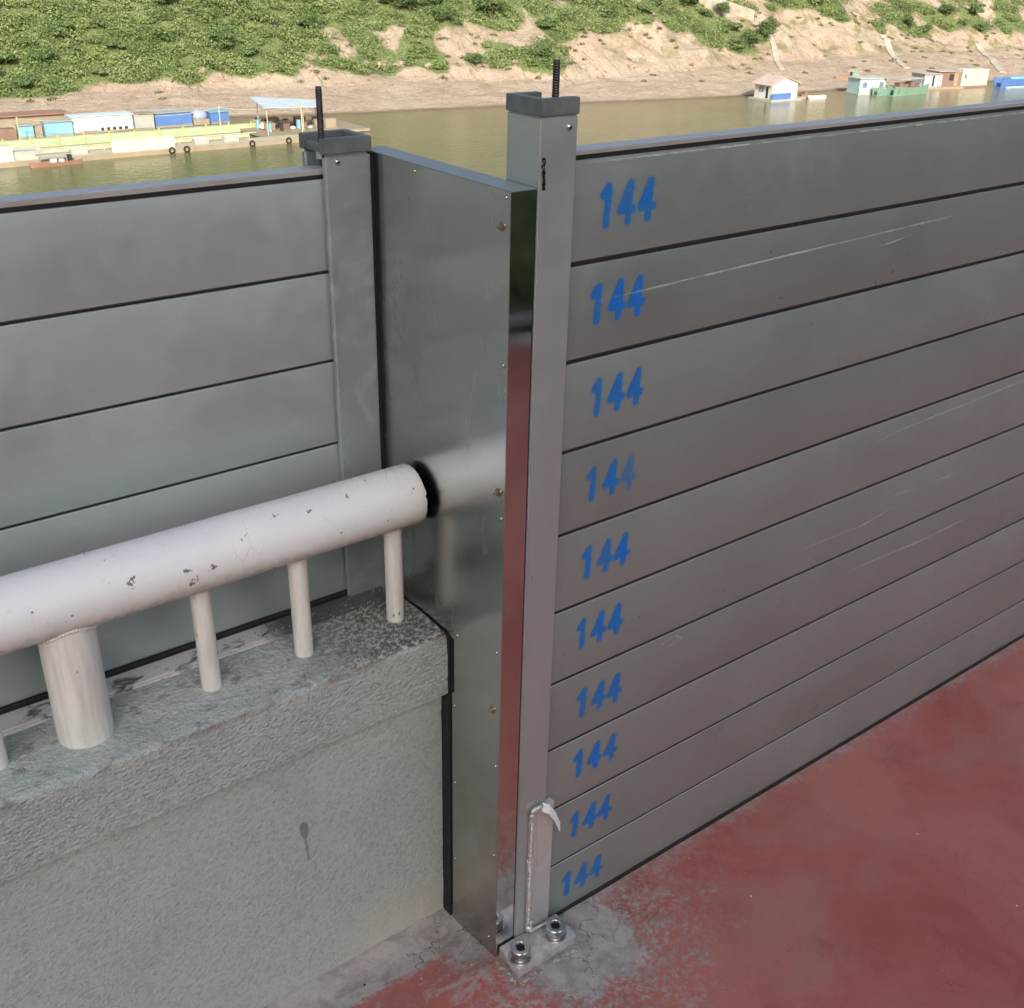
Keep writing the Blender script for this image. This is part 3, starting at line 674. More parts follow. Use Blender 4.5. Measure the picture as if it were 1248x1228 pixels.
def terrain(x, n):
    """height of the far bank above the water, n metres inland of the waterline"""
    fx = _N.fractal(_V((x*.021, n*.02, 3.1)), 1.0, 2.0, 3)
    if n < 0: return max(-6.0, .3*n)
    b = 13 + 3*fx + 8*sst(120,230,x)           # beach width
    z = .19*min(n,b)
    if n > b:
        m = n-b
        steep = .62+.25*_N.noise(_V((x*.06, 1.7, 0)))
        z += steep*min(m,10)+ .55*max(0,min(m-10,70)) + .12*max(0,m-80)
        k = sst(0,5,m)
        rg = 1-abs(_N.noise(_V((x*.17+n*.02, n*.05, 7.7))))*2
        z += k*(1.1*(rg-.5) + 1.6*_N.fractal(_V((x*.11, n*.11, 1.3)),1,2,3))
    z += sst(0,3,n)*(.22*_N.fractal(_V((x*.35, n*.5, 9)),1,2,3)+.5*sst(4,14,n)*_N.noise(_V((x*.12+n*.1,n*.1,2))))
    return z
BLOBS=[(39.1,40.9),(41.5,39.8),(43.2,40.4),(46.9,39.4),(49.6,41.9),(51.3,41.0),(53.1,41.5),(55.1,40.2),(58.6,39.0),(61.6,40.7),(63.1,40.9),(66.0,39.2),(69.1,39.7),(70.6,38.4),(72.7,37.4),(75.6,38.5),(79.1,37.7),(82.4,41.0),(86.5,41.6),(89.3,41.5),(91.4,41.5),(94.0,40.2),(96.3,40.9),(102.2,43.2),(102.7,42.2),(106.8,42.6),(110.9,43.4),(115.5,43.0),(117.0,42.7),(120.1,41.3),(121.9,40.1),(124.6,39.2),(129.6,39.1),(130.5,39.1),(138.0,41.8),(140.1,41.8),(142.9,40.9),(146.3,41.0),(152.7,40.5),(155.6,39.6),(157.9,40.5),(165.5,40.3),(168.1,40.5),(176.1,43.5),(182.1,46.3),(190.2,49.1),(192.2,46.1),(198.9,48.3),(201.5,47.2),(210.6,47.9),(215.4,49.8),(224.2,49.9),(229.6,53.2),(233.7,52.4),(240.9,51.1),(242.0,49.7),(244.5,45.8),(252.5,48.1),(259.7,46.2),(267.8,46.7),(268.9,45.8),(271.2,43.6),(282.7,46.0),(295.4,47.7),(296.9,47.3),(309.7,50.1),(314.3,48.0),(38.4,39.0),(41.8,37.3),(44.5,38.8),(46.4,37.9),(48.9,39.6),(50.9,40.2),(52.1,38.1),(55.8,38.0),(57.1,37.9),(60.3,37.0),(63.6,39.4),(65.5,38.5),(67.0,38.0),(71.0,37.6),(72.8,35.5),(75.0,35.9),(78.6,36.7),(82.5,39.0),(83.4,39.5),(87.8,39.6),(90.6,38.7),(92.8,39.8),(98.3,41.0),(100.4,39.4),(103.2,39.2),(107.2,40.4),(111.1,41.6),(113.0,40.4),(116.9,40.3),(118.7,39.8),(120.7,39.7),(124.0,36.9),(127.5,35.9),(129.7,37.3),(137.2,40.5),(137.9,39.6),(144.4,40.0),(147.2,40.0),(151.2,39.0),(153.6,39.3),(160.0,38.8),(160.7,38.2),(168.6,39.0),(174.1,41.9),(182.5,44.5),(189.8,46.5),(190.1,44.1),(195.3,44.0),(199.9,44.7),(204.3,44.3),(212.2,45.6),(211.7,40.0),(227.5,48.9),(232.4,49.9),(236.3,47.5),(242.4,47.9),(242.9,44.3),(247.0,42.4),(258.2,43.8),(261.5,42.9),(266.3,43.0),(270.4,40.7),(280.9,44.1),(289.2,43.2),(296.9,45.2),(309.6,47.3),(315.1,46.6),(37.8,37.4),(41.3,36.5),(43.6,36.1),(45.1,35.6),(47.8,36.6),(49.4,36.1),(51.6,37.0),(54.3,37.2),(56.3,37.6),(59.7,34.5),(62.3,35.8),(65.7,37.4),(67.2,36.9),(69.5,36.3),(72.0,34.8),(73.0,34.3),(76.1,32.4),(79.5,34.2),(82.4,36.3),(86.6,38.5),(90.4,37.6),(92.0,37.8),(94.1,35.8),(99.1,36.3),(100.7,36.5),(104.7,36.1),(108.4,39.1),(110.4,38.2),(115.5,38.9),(117.3,38.0),(120.7,36.8),(121.8,35.8),(126.7,34.1),(130.1,35.8),(131.5,35.0),(136.7,36.8),(143.0,37.7),(144.6,38.0),(148.4,37.3),(151.0,36.3),(156.6,35.9),(163.7,38.0),(166.2,37.7),(168.2,36.9),(178.6,42.2),(181.6,41.3),(186.8,40.7),(193.7,41.0),(199.2,41.7),(204.4,41.0),(206.0,39.2),(211.4,38.7),(223.4,45.8),(232.8,47.7),(234.4,47.5),(237.7,42.1),(240.8,41.7),(251.3,43.5),(254.3,43.0),(257.3,41.9),(260.9,39.9),(269.6,41.3),(281.1,41.7),(283.2,41.0),(289.9,39.8),(293.5,38.7),(310.0,41.4),(38.7,35.4),(39.7,34.5),(42.7,33.5),(43.5,33.3),(47.5,33.7),(49.1,33.5),(52.0,35.6),(54.1,34.7),(56.6,33.6),(57.7,32.8),(61.1,33.7),(63.9,33.5),(66.2,32.1),(69.1,34.8),(71.4,34.2),(74.1,32.3),(74.5,31.9),(78.3,32.2),(83.0,36.1),(85.8,38.0),(89.2,36.0),(92.1,36.2),(94.9,34.3),(97.8,36.4),(100.9,34.8),(103.9,35.7),(108.2,37.2),(110.3,36.6),(112.1,34.6),(116.2,34.3),(119.0,35.5),(122.8,34.9),(123.9,32.2),(127.7,31.4),(130.1,31.9),(137.0,34.8),(138.8,33.7),(140.4,32.7),(149.0,35.5),(151.6,34.4),(155.0,34.0),(157.9,33.9),(163.8,36.0),(166.7,35.3),(194.9,39.1),(199.5,37.0),(205.4,38.7),(207.2,36.2),(223.9,44.0),(235.1,41.9),(238.3,38.2),(241.7,38.6),(248.3,38.8),(256.3,40.8),(261.0,39.1),(263.4,36.8),(271.1,36.3),(283.1,39.1),(291.5,38.6),(291.6,36.9),(307.3,39.4),(38.7,35.1),(40.2,32.8),(41.8,32.0),(43.3,32.9),(45.2,31.3),(48.4,31.6),(50.1,31.1),(53.0,29.5),(54.5,32.1),(57.2,32.1),(60.5,32.2),(63.0,32.1),(64.5,30.8),(68.5,31.5),(69.6,31.4),(72.4,32.5),(74.4,31.1),(77.7,29.7),(81.4,33.2),(83.8,33.2),(88.4,36.3),(90.6,34.8),(93.1,33.9),(95.5,33.7),(100.1,33.5),(102.5,34.2),(104.6,32.9),(110.1,34.2),(112.8,33.0),(113.8,32.9),(118.2,32.9),(122.0,33.1),(123.3,31.2),(126.0,31.5),(129.4,31.4),(132.6,30.0),(138.3,32.2),(140.6,31.6),(144.2,30.5),(149.0,30.4),(150.8,30.3),(158.2,33.2),(165.1,34.8),(167.2,33.9),(196.6,38.0),(199.4,35.5),(202.9,35.5),(206.0,35.3),(210.1,33.4),(234.5,38.3),(252.1,37.2),(258.3,37.2),(263.8,33.4),(269.1,32.6),(281.2,36.6),(284.6,33.7),(294.1,35.4),(294.2,34.6),(36.9,31.6),(38.4,32.2),(41.4,30.5),(43.5,31.1),(46.0,30.7),(47.9,30.9),(49.1,29.5),(51.9,29.8),(53.6,28.0),(56.4,30.6),(58.3,29.4),(61.4,30.7),(64.2,29.0),(66.3,29.5),(70.3,30.9),(72.6,31.4),(75.0,30.3),(76.8,29.2),(79.7,29.1),(83.7,31.7),(88.7,34.3),(90.6,33.2),(92.9,33.1),(94.9,31.9),(98.6,33.3),(101.0,32.4),(104.0,31.9),(108.1,31.8),(111.2,30.8),(112.4,29.9),(116.2,31.4),(121.8,31.5),(121.8,30.7),(124.3,29.4),(129.2,29.3),(130.5,27.6),(139.5,29.6),(143.2,30.3),(147.6,29.0),(149.1,29.3),(158.2,31.2),(161.6,31.2),(167.1,31.5),(168.2,30.5),(185.5,33.2),(192.4,35.4),(197.0,35.4),(200.4,33.9),(203.6,33.6),(207.4,32.1),(226.9,36.8),(229.9,35.4),(234.7,35.7),(238.0,34.9),(244.4,32.3),(251.3,33.2),(257.4,34.6),(262.2,31.9),(265.3,30.4),(274.1,33.5),(277.8,32.2),(286.8,31.4),(293.2,32.7),(36.1,29.3),(38.5,31.1),(40.6,30.0),(42.1,29.5),(44.3,29.8),(47.8,28.7),(50.1,28.9),(51.1,28.6),(53.3,27.3),(56.5,28.4),(60.0,29.0),(62.0,28.8),(64.4,27.8),(65.7,27.7),(69.1,28.1),(72.7,29.9),(74.5,29.2),(76.8,28.4),(79.4,28.1),(80.3,27.4),(87.6,32.3),(88.3,32.1),(93.0,31.9),(95.3,30.2),(97.8,30.4),(100.1,31.5),(103.1,29.5),(106.6,29.2),(110.5,29.9),(112.6,28.9),(114.4,29.3),(120.4,30.1),(121.0,29.4),(124.4,28.0),(134.2,26.3),(138.0,28.3),(143.3,27.9),(146.1,27.3),(149.2,27.9),(152.0,27.0),(159.4,30.1),(164.5,29.0),(168.4,28.3),(173.7,29.7),(205.0,31.4),(207.7,30.5),(227.3,33.4),(231.5,33.3),(239.6,33.3),(242.6,31.0),(250.2,31.5),(252.4,30.9),(262.6,29.9),(273.1,31.5),(278.3,31.4),(285.3,30.9),(290.1,29.2),(36.4,27.9),(37.5,28.8),(40.7,29.3),(43.7,29.7),(44.5,28.3),(46.2,27.8),(49.9,27.8),(51.8,27.6),(54.0,25.5),(54.9,26.3),(58.2,27.6),(60.3,27.8),(63.3,27.6),(64.9,27.1),(67.9,27.1),(72.2,29.2),(73.3,28.2),(76.3,27.4),(79.2,27.0),(81.0,27.6),(85.3,28.8),(89.9,31.1),(91.9,31.1),(95.4,29.7),(96.3,28.6),(99.6,28.1),(101.5,28.1),(104.6,28.0),(107.3,27.2),(110.5,25.3),(113.0,26.2),(118.5,27.7),(120.3,27.1),(124.7,27.0),(133.7,24.8),(136.6,25.1),(141.6,25.8),(144.0,26.9),(151.3,25.6),(158.0,28.5),(162.4,28.5),(165.4,26.6),(170.8,26.5),(207.2,28.8),(219.6,30.5),(222.9,31.7),(230.6,31.4),(238.8,31.9),(239.8,31.1),(245.4,28.2),(250.5,28.4),(259.5,29.3),(263.7,28.8),(267.3,26.3),(279.2,29.2),(279.9,28.6),(287.7,28.2),(34.5,26.6),(37.8,28.5),(39.3,28.4),(41.2,26.9),(43.8,27.2),(45.8,27.0),(49.1,26.3),(50.6,25.7),(52.2,25.4),(55.5,25.9),(57.6,26.2),(61.0,27.4),(62.9,26.5),(65.5,24.7),(67.0,25.3),(69.8,23.8),(72.8,26.8),(76.1,26.6),(77.5,25.9),(80.0,25.1),(84.1,28.0),(88.3,29.3),(96.0,26.7),(98.7,26.4),(103.9,23.8),(108.2,25.6),(120.2,25.5),(122.6,25.0),(129.4,24.7),(131.3,24.0),(134.3,22.5),(139.3,23.7),(142.7,23.7),(159.5,26.2),(164.1,25.8),(169.7,25.0),(173.0,24.7),(177.7,26.1),(219.2,29.2),(226.6,31.2),(228.9,29.9),(232.7,28.5),(240.4,29.0),(242.0,28.0),(249.5,26.6),(252.6,27.2),(259.6,27.1),(263.7,26.0),(276.5,27.2),(280.5,26.1),(287.5,26.2),(34.1,24.4),(37.2,25.9),(39.8,27.0),(42.1,26.6),(42.9,26.0),(46.1,24.9),(48.8,25.2),(50.7,24.6),(51.7,24.6),(55.5,23.7),(57.9,24.7),(59.4,24.2),(62.2,24.7),(64.5,24.5),(66.8,23.8),(69.3,23.5),(71.0,22.9),(74.3,24.7),(76.4,23.9),(79.5,24.9),(82.8,25.4),(86.7,25.6),(88.4,25.7),(93.6,24.9),(104.7,22.6),(129.7,23.2),(130.9,22.4),(163.8,24.6),(166.8,24.3),(171.1,23.1),(177.6,24.7),(180.9,24.3),(229.0,27.9),(231.8,27.8),(34.9,22.4),(35.4,21.0),(39.0,26.9),(40.9,24.3),(43.0,25.3),(45.0,25.1),(48.1,23.6),(50.0,23.4),(51.4,24.3),(54.6,23.0),(57.6,22.8),(59.8,22.7),(61.8,23.2),(64.0,23.8),(65.9,22.1),(69.3,22.4),(71.5,21.7),(75.0,24.2),(77.2,23.0),(79.2,23.9),(83.3,25.2),(85.2,24.5),(87.2,23.4),(96.0,23.1),(103.5,21.5),(116.5,21.8),(125.5,19.0),(165.9,23.0),(170.4,21.7),(173.6,22.0),(34.3,19.8),(36.5,20.1),(38.7,24.0),(40.4,23.2),(43.3,23.9),(45.5,23.0),(47.1,22.5),(50.4,22.7),(51.5,22.8),(54.5,21.5),(56.2,20.7),(57.9,20.2),(60.2,21.5),(63.8,21.2),(65.6,21.0),(69.1,21.3),(71.2,20.6),(71.9,20.1),(74.5,20.4),(77.5,20.5),(81.3,20.8),(85.1,23.8),(87.6,20.5),(95.2,21.4),(102.3,20.8),(103.5,20.2),(118.0,18.4),(121.5,16.9),(124.2,17.5),(128.1,18.3),(169.9,20.6),(173.3,20.8),(33.6,17.9),(35.4,19.2),(38.6,20.8),(40.3,22.4),(42.1,22.3),(44.6,22.6),(46.5,20.6),(49.8,21.6),(50.9,21.3),(54.3,20.8),(54.7,19.7),(57.1,19.2),(61.4,20.7),(62.4,20.6),(64.2,20.0),(67.7,20.0),(70.5,19.9),(72.3,18.9),(74.1,19.3),(77.1,19.5),(80.8,18.7),(86.3,18.6),(94.8,20.7),(102.0,20.1),(104.6,18.9),(116.3,18.9),(119.8,16.1),(122.5,15.4),(32.1,16.7),(35.9,17.9),(38.2,18.6),(39.6,20.5),(41.2,20.0),(44.4,19.3),(45.8,19.8),(47.6,19.6),(51.2,21.0),(52.2,19.9),(54.6,19.3),(57.9,18.4),(60.4,19.3),(62.8,18.7),(64.1,18.5),(67.3,17.8),(69.8,19.3),(71.1,18.3),(73.1,16.5),(76.7,16.1),(79.1,18.1),(85.4,18.2),(88.2,17.1),(89.9,17.6),(93.5,18.9),(96.8,18.7),(100.1,19.3),(103.3,17.4),(104.7,16.8),(111.0,17.0),(115.7,17.1),(120.6,15.2),(123.2,14.6),(124.6,14.6),(32.9,16.1),(33.8,15.8),(36.5,16.9),(39.5,18.7),(41.8,16.9),(42.4,15.9),(46.0,18.7),(48.4,18.2),(49.4,17.2),(52.3,17.0),(55.2,17.8),(56.9,17.3),(59.5,17.1),(62.0,17.6),(63.7,16.7),(65.0,16.2),(71.9,16.3),(78.5,16.4),(91.3,16.6),(96.7,17.9),(31.5,14.8),(34.6,14.8),(36.1,15.0),(38.2,15.7),(39.9,16.6),(42.9,15.5),(43.8,14.5),(47.3,15.9),(50.1,16.1),(54.8,16.0),(58.0,16.2),(63.5,15.2),(31.0,13.7),(34.3,13.4),(36.5,14.0),(37.4,13.8),(39.3,13.3),(41.5,13.2),(44.6,13.9),(46.9,13.7),(33.7,13.3),(35.2,12.8),(36.8,12.3),(41.3,11.4),(44.5,12.1)]

# ================================================================ BACKGROUND
# ---- far bank terrain
xg=[-260,-200,-150,-110,-80,-50,-30,-15]+list(np.arange(0,300,.8))+[305,312,320,330,345,365,390,420,460,510,580,680,800]
ng=[-60,-40,-25,-15,-9,-5,-3,-2,-1.2]+list(np.arange(-.6,46,.45))+[47,49,51,54,57,60,64,68,73,79,86,95,105,120,140,170,210,260]
Bx=np.array([b[0] for b in BLOBS]); Bn=np.array([b[1] for b in BLOBS])
def green_density(x,n):
    m=(np.abs(Bx-x)<6)&(np.abs(Bn-n)<6)
    if not m.any(): return 0.
    return float(np.sum(np.exp(-(((Bx[m]-x)/2.2)**2+((Bn[m]-n)/1.7)**2))))
vs=[];g=[];zz=[]
for n_ in ng:
    for x in xg:
        z=terrain(x,n_); vs.append((x,yw(x)+n_,ZW+z))
        if n_<4: gd=0
        elif n_>40 or x<24 or x>292: gd=1.
        else: gd=min(1,green_density(x,n_)*.6)
        g.append(gd); zz.append(z)
nx=len(xg); fs=[(j*nx+i,j*nx+i+1,(j+1)*nx+i+1,(j+1)*nx+i) for j in range(len(ng)-1) for i in range(nx-1)]
me=bpy.data.meshes.new('far_riverbank'); me.from_pydata(vs,[],fs)
for nm,ar in (('green',g),('rise',zz)):
    at=me.attributes.new(nm,'FLOAT','POINT'); at.data.foreach_set('value',np.array(ar,np.float32))
t=NT('sunlit clay and scrub'); w=t.obj(src='World'); p=t.xyz(); gr=t.attr('green'); ri=t.attr('rise')
n1=t.noise(w,.13,6,.6,.8); n2=t.noise(w,.9,6,.7,.6); n3=t.noise(w,3.2,5,.7)
sand=t.mix(t.mr(n1,.35,.65),SAND_A,SAND_B); sand=t.mix(t.mr(n2,.5,.72,0,.7),sand,SAND_C)
sand=t.mix(t.mr(n3,.52,.7,0,.55),sand,(.23,.165,.115)); sand=t.mix(t.math('MULTIPLY',t.mr(t.noise(t.obj((1,.35,.2),rot=(0,0,.5),src='World'),.8,6,.75,1.2),.54,.66),t.mr(ri,.8,3)),sand,(.25,.17,.115))
# drift lines along the beach
ln=t.noise(t.obj((.05,1,1.0),src='World'),1.6,5,.7,1.5); sand=t.mix(t.math('MULTIPLY',t.mr(ln,.52,.66,0,.6),t.mr(ri,5,1)),sand,(.24,.175,.12))
sand=t.mix(t.mr(ri,.35,.0),sand,(.19,.15,.10))
# dry grass creeping onto the clay, more of it to the right
dg=t.math('MULTIPLY',t.mr(t.noise(w,.22,5,.7),.47,.62),t.math('MULTIPLY',t.mr(ri,2.6,5.0),t.mr(p[0],80,230,.35,1)))
sand=t.mix(dg,sand,t.mix(n3,(.17,.17,.07),(.29,.25,.14)))
gc=t.mix(t.mr(n3,.35,.65),(.10,.145,.055),(.22,.26,.11))
gm=t.mr(t.math('ADD',gr,t.math('MULTIPLY',t.math('SUBTRACT',n2,.5),.9)),.3,.6)
t.P(Base_Color=t.mix(gm,sand,gc),Roughness=.95,Specular_IOR_Level=.1); t.bump(t.math('ADD',n2,t.math('MULTIPLY',n3,.5)),.8,.6)
tag(link('far_riverbank',me,t.m,smooth=180),kind='structure')

# ---- river
b=MB((0,0,0)); b.quad((-1500,-40,ZW),(1500,-40,ZW),(1500,420,ZW),(-1500,420,ZW))
t=NT('silty river water'); w=t.obj(src='World'); p=t.xyz()
wv=t.noise(t.obj((1,1.6,1),src='World'),.9,4,.6,.3); w2=t.noise(t.obj((.5,1,1),src='World'),.16,3)
c1=t.mix(t.mr(p[0],40,110),(.14,.155,.065),(.215,.19,.105)); c1=t.mix(t.mr(w2,.4,.65,0,.35),c1,(.15,.15,.07))
t.P(Base_Color=c1,Roughness=.06,IOR=1.33,Specular_IOR_Level=.5); t.bump(wv,WAVE,.25)
tag(b.build('river_water',t.m),kind='structure')
b=MB(); b.quad((-3000,-3000,-22),(3000,-3000,-22),(3000,3000,-22),(-3000,3000,-22)); tag(b.build('ground',simple('earth',(.12,.11,.07),.95)),kind='structure')

# ---- foliage
def leaf_mesh(name,blobs,per,size,mats,lobes=True,seed=1):
    """many small leaf faces over lumpy crowns: blobs=(x,y,z,rx,ry,rz,tone)"""
    g_=np.random.default_rng(seed); C=[];T=[];S=[];Nn=[]
    for (x,y,z,rx,ry,rz,tone) in blobs:
        d=g_.normal(size=(per,3)); d/=np.linalg.norm(d,axis=1)[:,None]; d[:,2]=np.abs(d[:,2])*1.0-.12*(g_.random(per))
        ph=g_.uniform(0,6.28,4)
        lump=1+.24*np.sin(d[:,0]*5+ph[0])*np.sin(d[:,1]*5+ph[1])+.16*np.sin(d[:,2]*8+ph[2]+d[:,0]*6)
        rad=lump*(1.06-.6*g_.random(per)**1.7)
        P=d*rad[:,None]*np.array([rx,ry,rz])+np.array([x,y,z])
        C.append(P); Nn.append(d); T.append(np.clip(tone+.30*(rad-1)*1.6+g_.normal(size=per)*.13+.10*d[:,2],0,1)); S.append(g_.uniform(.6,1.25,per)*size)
    C=np.concatenate(C);T=np.concatenate(T);S=np.concatenate(S);Nn=np.concatenate(Nn); N=len(C)
    nn=Nn*.8+g_.normal(size=(N,3))*.65+np.array([0,0,.35]); nn/=np.linalg.norm(nn,axis=1)[:,None]
    a=np.cross(nn,g_.normal(size=(N,3))); a/=np.linalg.norm(a,axis=1)[:,None]; b_=np.cross(nn,a)
    a*=S[:,None]*.5; b_*=S[:,None]*.36
    V=np.stack([C-a,C-b_*.9+a*.1,C+a,C+b_],1).reshape(-1,3)
    me=bpy.data.meshes.new(name); me.vertices.add(4*N); me.vertices.foreach_set('co',V.astype(np.float32).ravel())
    me.loops.add(4*N); me.loops.foreach_set('vertex_index',np.arange(4*N,dtype=np.int32))
    me.polygons.add(N); me.polygons.foreach_set('loop_start',np.arange(0,4*N,4,dtype=np.int32)); me.polygons.foreach_set('loop_total',np.full(N,4,np.int32))
    me.update(); at=me.attributes.new('tone','FLOAT','POINT'); at.data.foreach_set('value',np.repeat(T,4).astype(np.float32))
    return me
def mat_leaf(name,lo,mid,hi):
    t=NT(name); tn=t.attr('tone'); w=t.obj(src='World')
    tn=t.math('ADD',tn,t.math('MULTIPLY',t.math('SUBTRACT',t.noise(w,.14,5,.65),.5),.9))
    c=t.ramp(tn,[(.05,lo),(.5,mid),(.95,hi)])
    tr=t.n('ShaderNodeBsdfTranslucent',{'Color':c}); t.P(Base_Color=c,Roughness=.6,Specular_IOR_Level=.25)
    mx=t.n('ShaderNodeMixShader',{'Fac':.45}); t.t.links.new(t.b.outputs[0],mx.inputs[1]); t.t.links.new(tr.outputs[0],mx.inputs[2]); t.t.links.new(mx.outputs[0],t.out.inputs[0])
    return t.m
ML=mat_leaf('creeper leaves',(.145,.20,.085),(.265,.355,.135),(.40,.47,.225))  # dark leaf tones lifted, so distance haze is part of the colour
MD=mat_leaf('shrub leaves',(.12,.18,.08),(.20,.295,.115),(.32,.40,.18))  # shrub darks raised the same way, haze put into the leaf colour
trunk_m=simple('bark',(.12,.09,.06),.9)
G=random.Random(11); mass=[]; bushes=[]
for i,(x,n_) in enumerate(BLOBS):
    y=yw(x)+n_; z=ZW+terrain(x,n_)
    right=x>150
    pick=G.random()<(.14 if not right else .3) and 23<x<255 and n_<34
    if pick and len(bushes)<110 and all((x-q[0])**2+(y-q[1])**2>10 for q in bushes): bushes.append((x,y,z,G.uniform(.8,1.45))); continue
    if right and G.random()<.25: continue
    s_=G.choice((.55,.75,.95,1.2,1.5))*G.uniform(.85,1.15)*(1.0+.003*max(0,x-60)); mass.append((x,y,z-.25,1.75*s_,1.6*s_,G.uniform(.75,1.35)*s_,G.uniform(.3,.75)))
for i in range(520):     # slope above the frame
    x=G.uniform(-60,330); n_=G.uniform(33,75); mass.append((x,yw(x)+n_,ZW+terrain(x,n_)-.3,3,2.8,2,G.uniform(.3,.65)))
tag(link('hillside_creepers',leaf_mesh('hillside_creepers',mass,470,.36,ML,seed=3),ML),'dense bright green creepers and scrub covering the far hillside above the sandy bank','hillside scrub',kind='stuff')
# low weeds and tufts on the clay
tf=[]
for i in range(900):
    x=G.uniform(28,255); n_=G.uniform(8,32)
    gdn=green_density(x,n_)
    if gdn>.02 and gdn<.7 or (x>120 and G.random()<.20) or G.random()<.05: 
        if _N.noise(_V((x*.13,n_*.2,5)))>-.1: tf.append((x,yw(x)+n_,ZW+terrain(x,n_)-.05,.7,.6,.35,G.uniform(.35,.8)))
tag(link('bank_weeds',leaf_mesh('bank_weeds',tf,50,.3,ML,seed=5),mat_leaf('dry weeds',(.10,.11,.04),(.19,.20,.075),(.30,.28,.14))),'thin pale weeds growing in patches on the eroded clay bank','weeds',kind='stuff')
KIND=[('dark green bushy shrub on the far slope','shrub',0,.38,(1.6,1.5,1.5)),('mid green rounded shrub on the far slope','shrub',1,.5,(1.5,1.4,1.25)),('taller dark tree with a rounded crown on the far slope','tree',2,.33,(1.9,1.8,2.1))]
protos=[]
for j,(lb,ct,_,tone,rz_) in enumerate(KIND):
    for v_ in range(2):
        e=empty('hillside_tree' if ct=='tree' else 'hillside_shrub',(0,0,0),lb,ct,'%ss standing out of the greenery on the far bank'%ct)
        q=random.Random(j*7+v_); cr=[]
        h=.35 if ct=='shrub' else .8
        for k in range(9): cr.append((q.uniform(-.6,.6)*rz_[0],q.uniform(-.6,.6)*rz_[1],h+q.uniform(0,.75)*rz_[2],rz_[0]*q.uniform(.4,.62),rz_[1]*q.uniform(.4,.62),rz_[2]*q.uniform(.3,.5),tone+q.uniform(-.12,.14)))
        link('foliage',leaf_mesh('foliage',cr,260,.27,MD,seed=20+j*3+v_),MD,e)
        b=MB((0,0,0)); b.tube((0,0,-.6),(.05,0,h+.3),.09,.05,8)
        for k in range(3): a=k*2.1+v_; b.tube((0,0,h*.5),(math.cos(a)*.8,math.sin(a)*.8,h+rz_[2]*.6),.06,.02,6)
        b.build('trunk',trunk_m,e,60); protos.append(e)
used=set()
for (x,y,z,s_) in bushes:
    r_=G.random(); j=(0 if r_<.4 else 1 if r_<.72 else 2)*2+G.randrange(2)
    if j in used: e=copy_tree(protos[j])
    else: e=protos[j]; used.add(j)
    e.location=(x,y,z-.1); e.rotation_euler=(0,0,G.uniform(0,6.28)); e.scale=(s_,s_,s_*G.uniform(.85,1.1))

# ---- rocks at the foot of the slope
MR=simple('pale rock',(.36,.29,.22),.9,0,.25,2,.4)
RK=[(96.4,18.8,1.3),(98.2,18.2,.9),(103,17.4,.7),(112,17,.8),(118,16,.6),(86,19,.8),(92,17.5,.6),(125,17.5,.9),(131,16,.7),(66,16,.7),(140,15,.7),(60,13,.5)]
for i,(x,n_,s_) in enumerate(RK):
    y=yw(x)+n_; z=ZW+terrain(x,n_); b=MB((x,y,z)); b.blob((x,y,z+.1*s_),(s_*1.1,s_*.8,s_*.65),3,.5,3)
    tag(b.build('boulder',MR,None,30),'largest pale boulder at the foot of the eroded bank, left of the tall post' if i==0 else 'pale angular boulder lying where the beach meets the eroded bank','boulder',None if i==0 else 'boulders along the foot of the far bank')

# ---- concrete landing steps running down the bank
MC=simple('pale concrete',(.42,.38,.31),.9,0,.12,1)
def ramp_path(label,a,c,wd_,name='landing_steps',cat='steps'):
    (xa,na),(xc,nc)=a,c; N=14; vs=[];fs=[]
    for i in range(N+1):
        t_=i/N; x=xa+(xc-xa)*t_+.4*math.sin(t_*5); n_=na+(nc-na)*t_; y=yw(x)+n_
        d=Vector((xc-xa,(yw(xc)+nc)-(yw(xa)+na),0)).normalized(); s_=Vector((-d.y,d.x,0))*wd_*.5
        z=max(ZW+terrain(x,n_),ZW+terrain(x+s_.x,n_+s_.y),ZW+terrain(x-s_.x,n_-s_.y))+.12
        for q,zz_ in ((1,z),(-1,z),(-1,z-1.2),(1,z-1.2)): vs.append((x+s_.x*q,y+s_.y*q,zz_))
        if i:
            k=(i-1)*4
            for m in range(4): fs.append((k+m,k+(m+1)%4,k+4+(m+1)%4,k+4+m))
    fs.append((0,1,2,3)); fs.append(tuple(len(vs)-4+i for i in (3,2,1,0)))
    me=bpy.data.meshes.new(name); me.from_pydata(vs,[],fs); tag(link(name,me,MC),label,cat)
ramp_path('pale concrete steps slanting down the bank above the green barge',(216,25.6),(206.5,10.3),1.3)
ramp_path('pale winding path down the bank near the blue barge at the far right',(243.6,22.2),(229.5,5),1.4,'footpath','footpath')
ramp_path('faint pale path down the bank behind the white floating house',(183,26),(174,12.7),1.0,'footpath','footpath')
b=MB((175,158,-12))
def bank_pt(x,n_,dz=0): return Vector((x,yw(x)+n_,ZW+terrain(x,n_)+dz))
a=bank_pt(168.5,32.3,-1.5); c_=bank_pt(182,29.2,-1.0); d_=(c_-a); nrm=Vector((-d_.y,d_.x,0)).normalized()*1.2
for s0,s1,h in ((0,1,3.0),):
    q=[a,c_,c_+nrm,a+nrm]; A=[b.bm.verts.new(v-b.o) for v in q]; B_=[b.bm.verts.new(v+Vector((0,0,h+.6*(i in(0,3))))-b.o) for i,v in enumerate(q)]
    b.bm.faces.new(A);b.bm.faces.new(B_)
    for i in range(4): b.bm.faces.new((A[i],A[(i+1)%4],B_[(i+1)%4],B_[i]))
tag(b.build('retaining_wall',simple('stained pale masonry',(.36,.33,.27),.9,0,.2,.8,.3)),'pale stained masonry retaining wall high on the bank between green bushes','retaining wall')

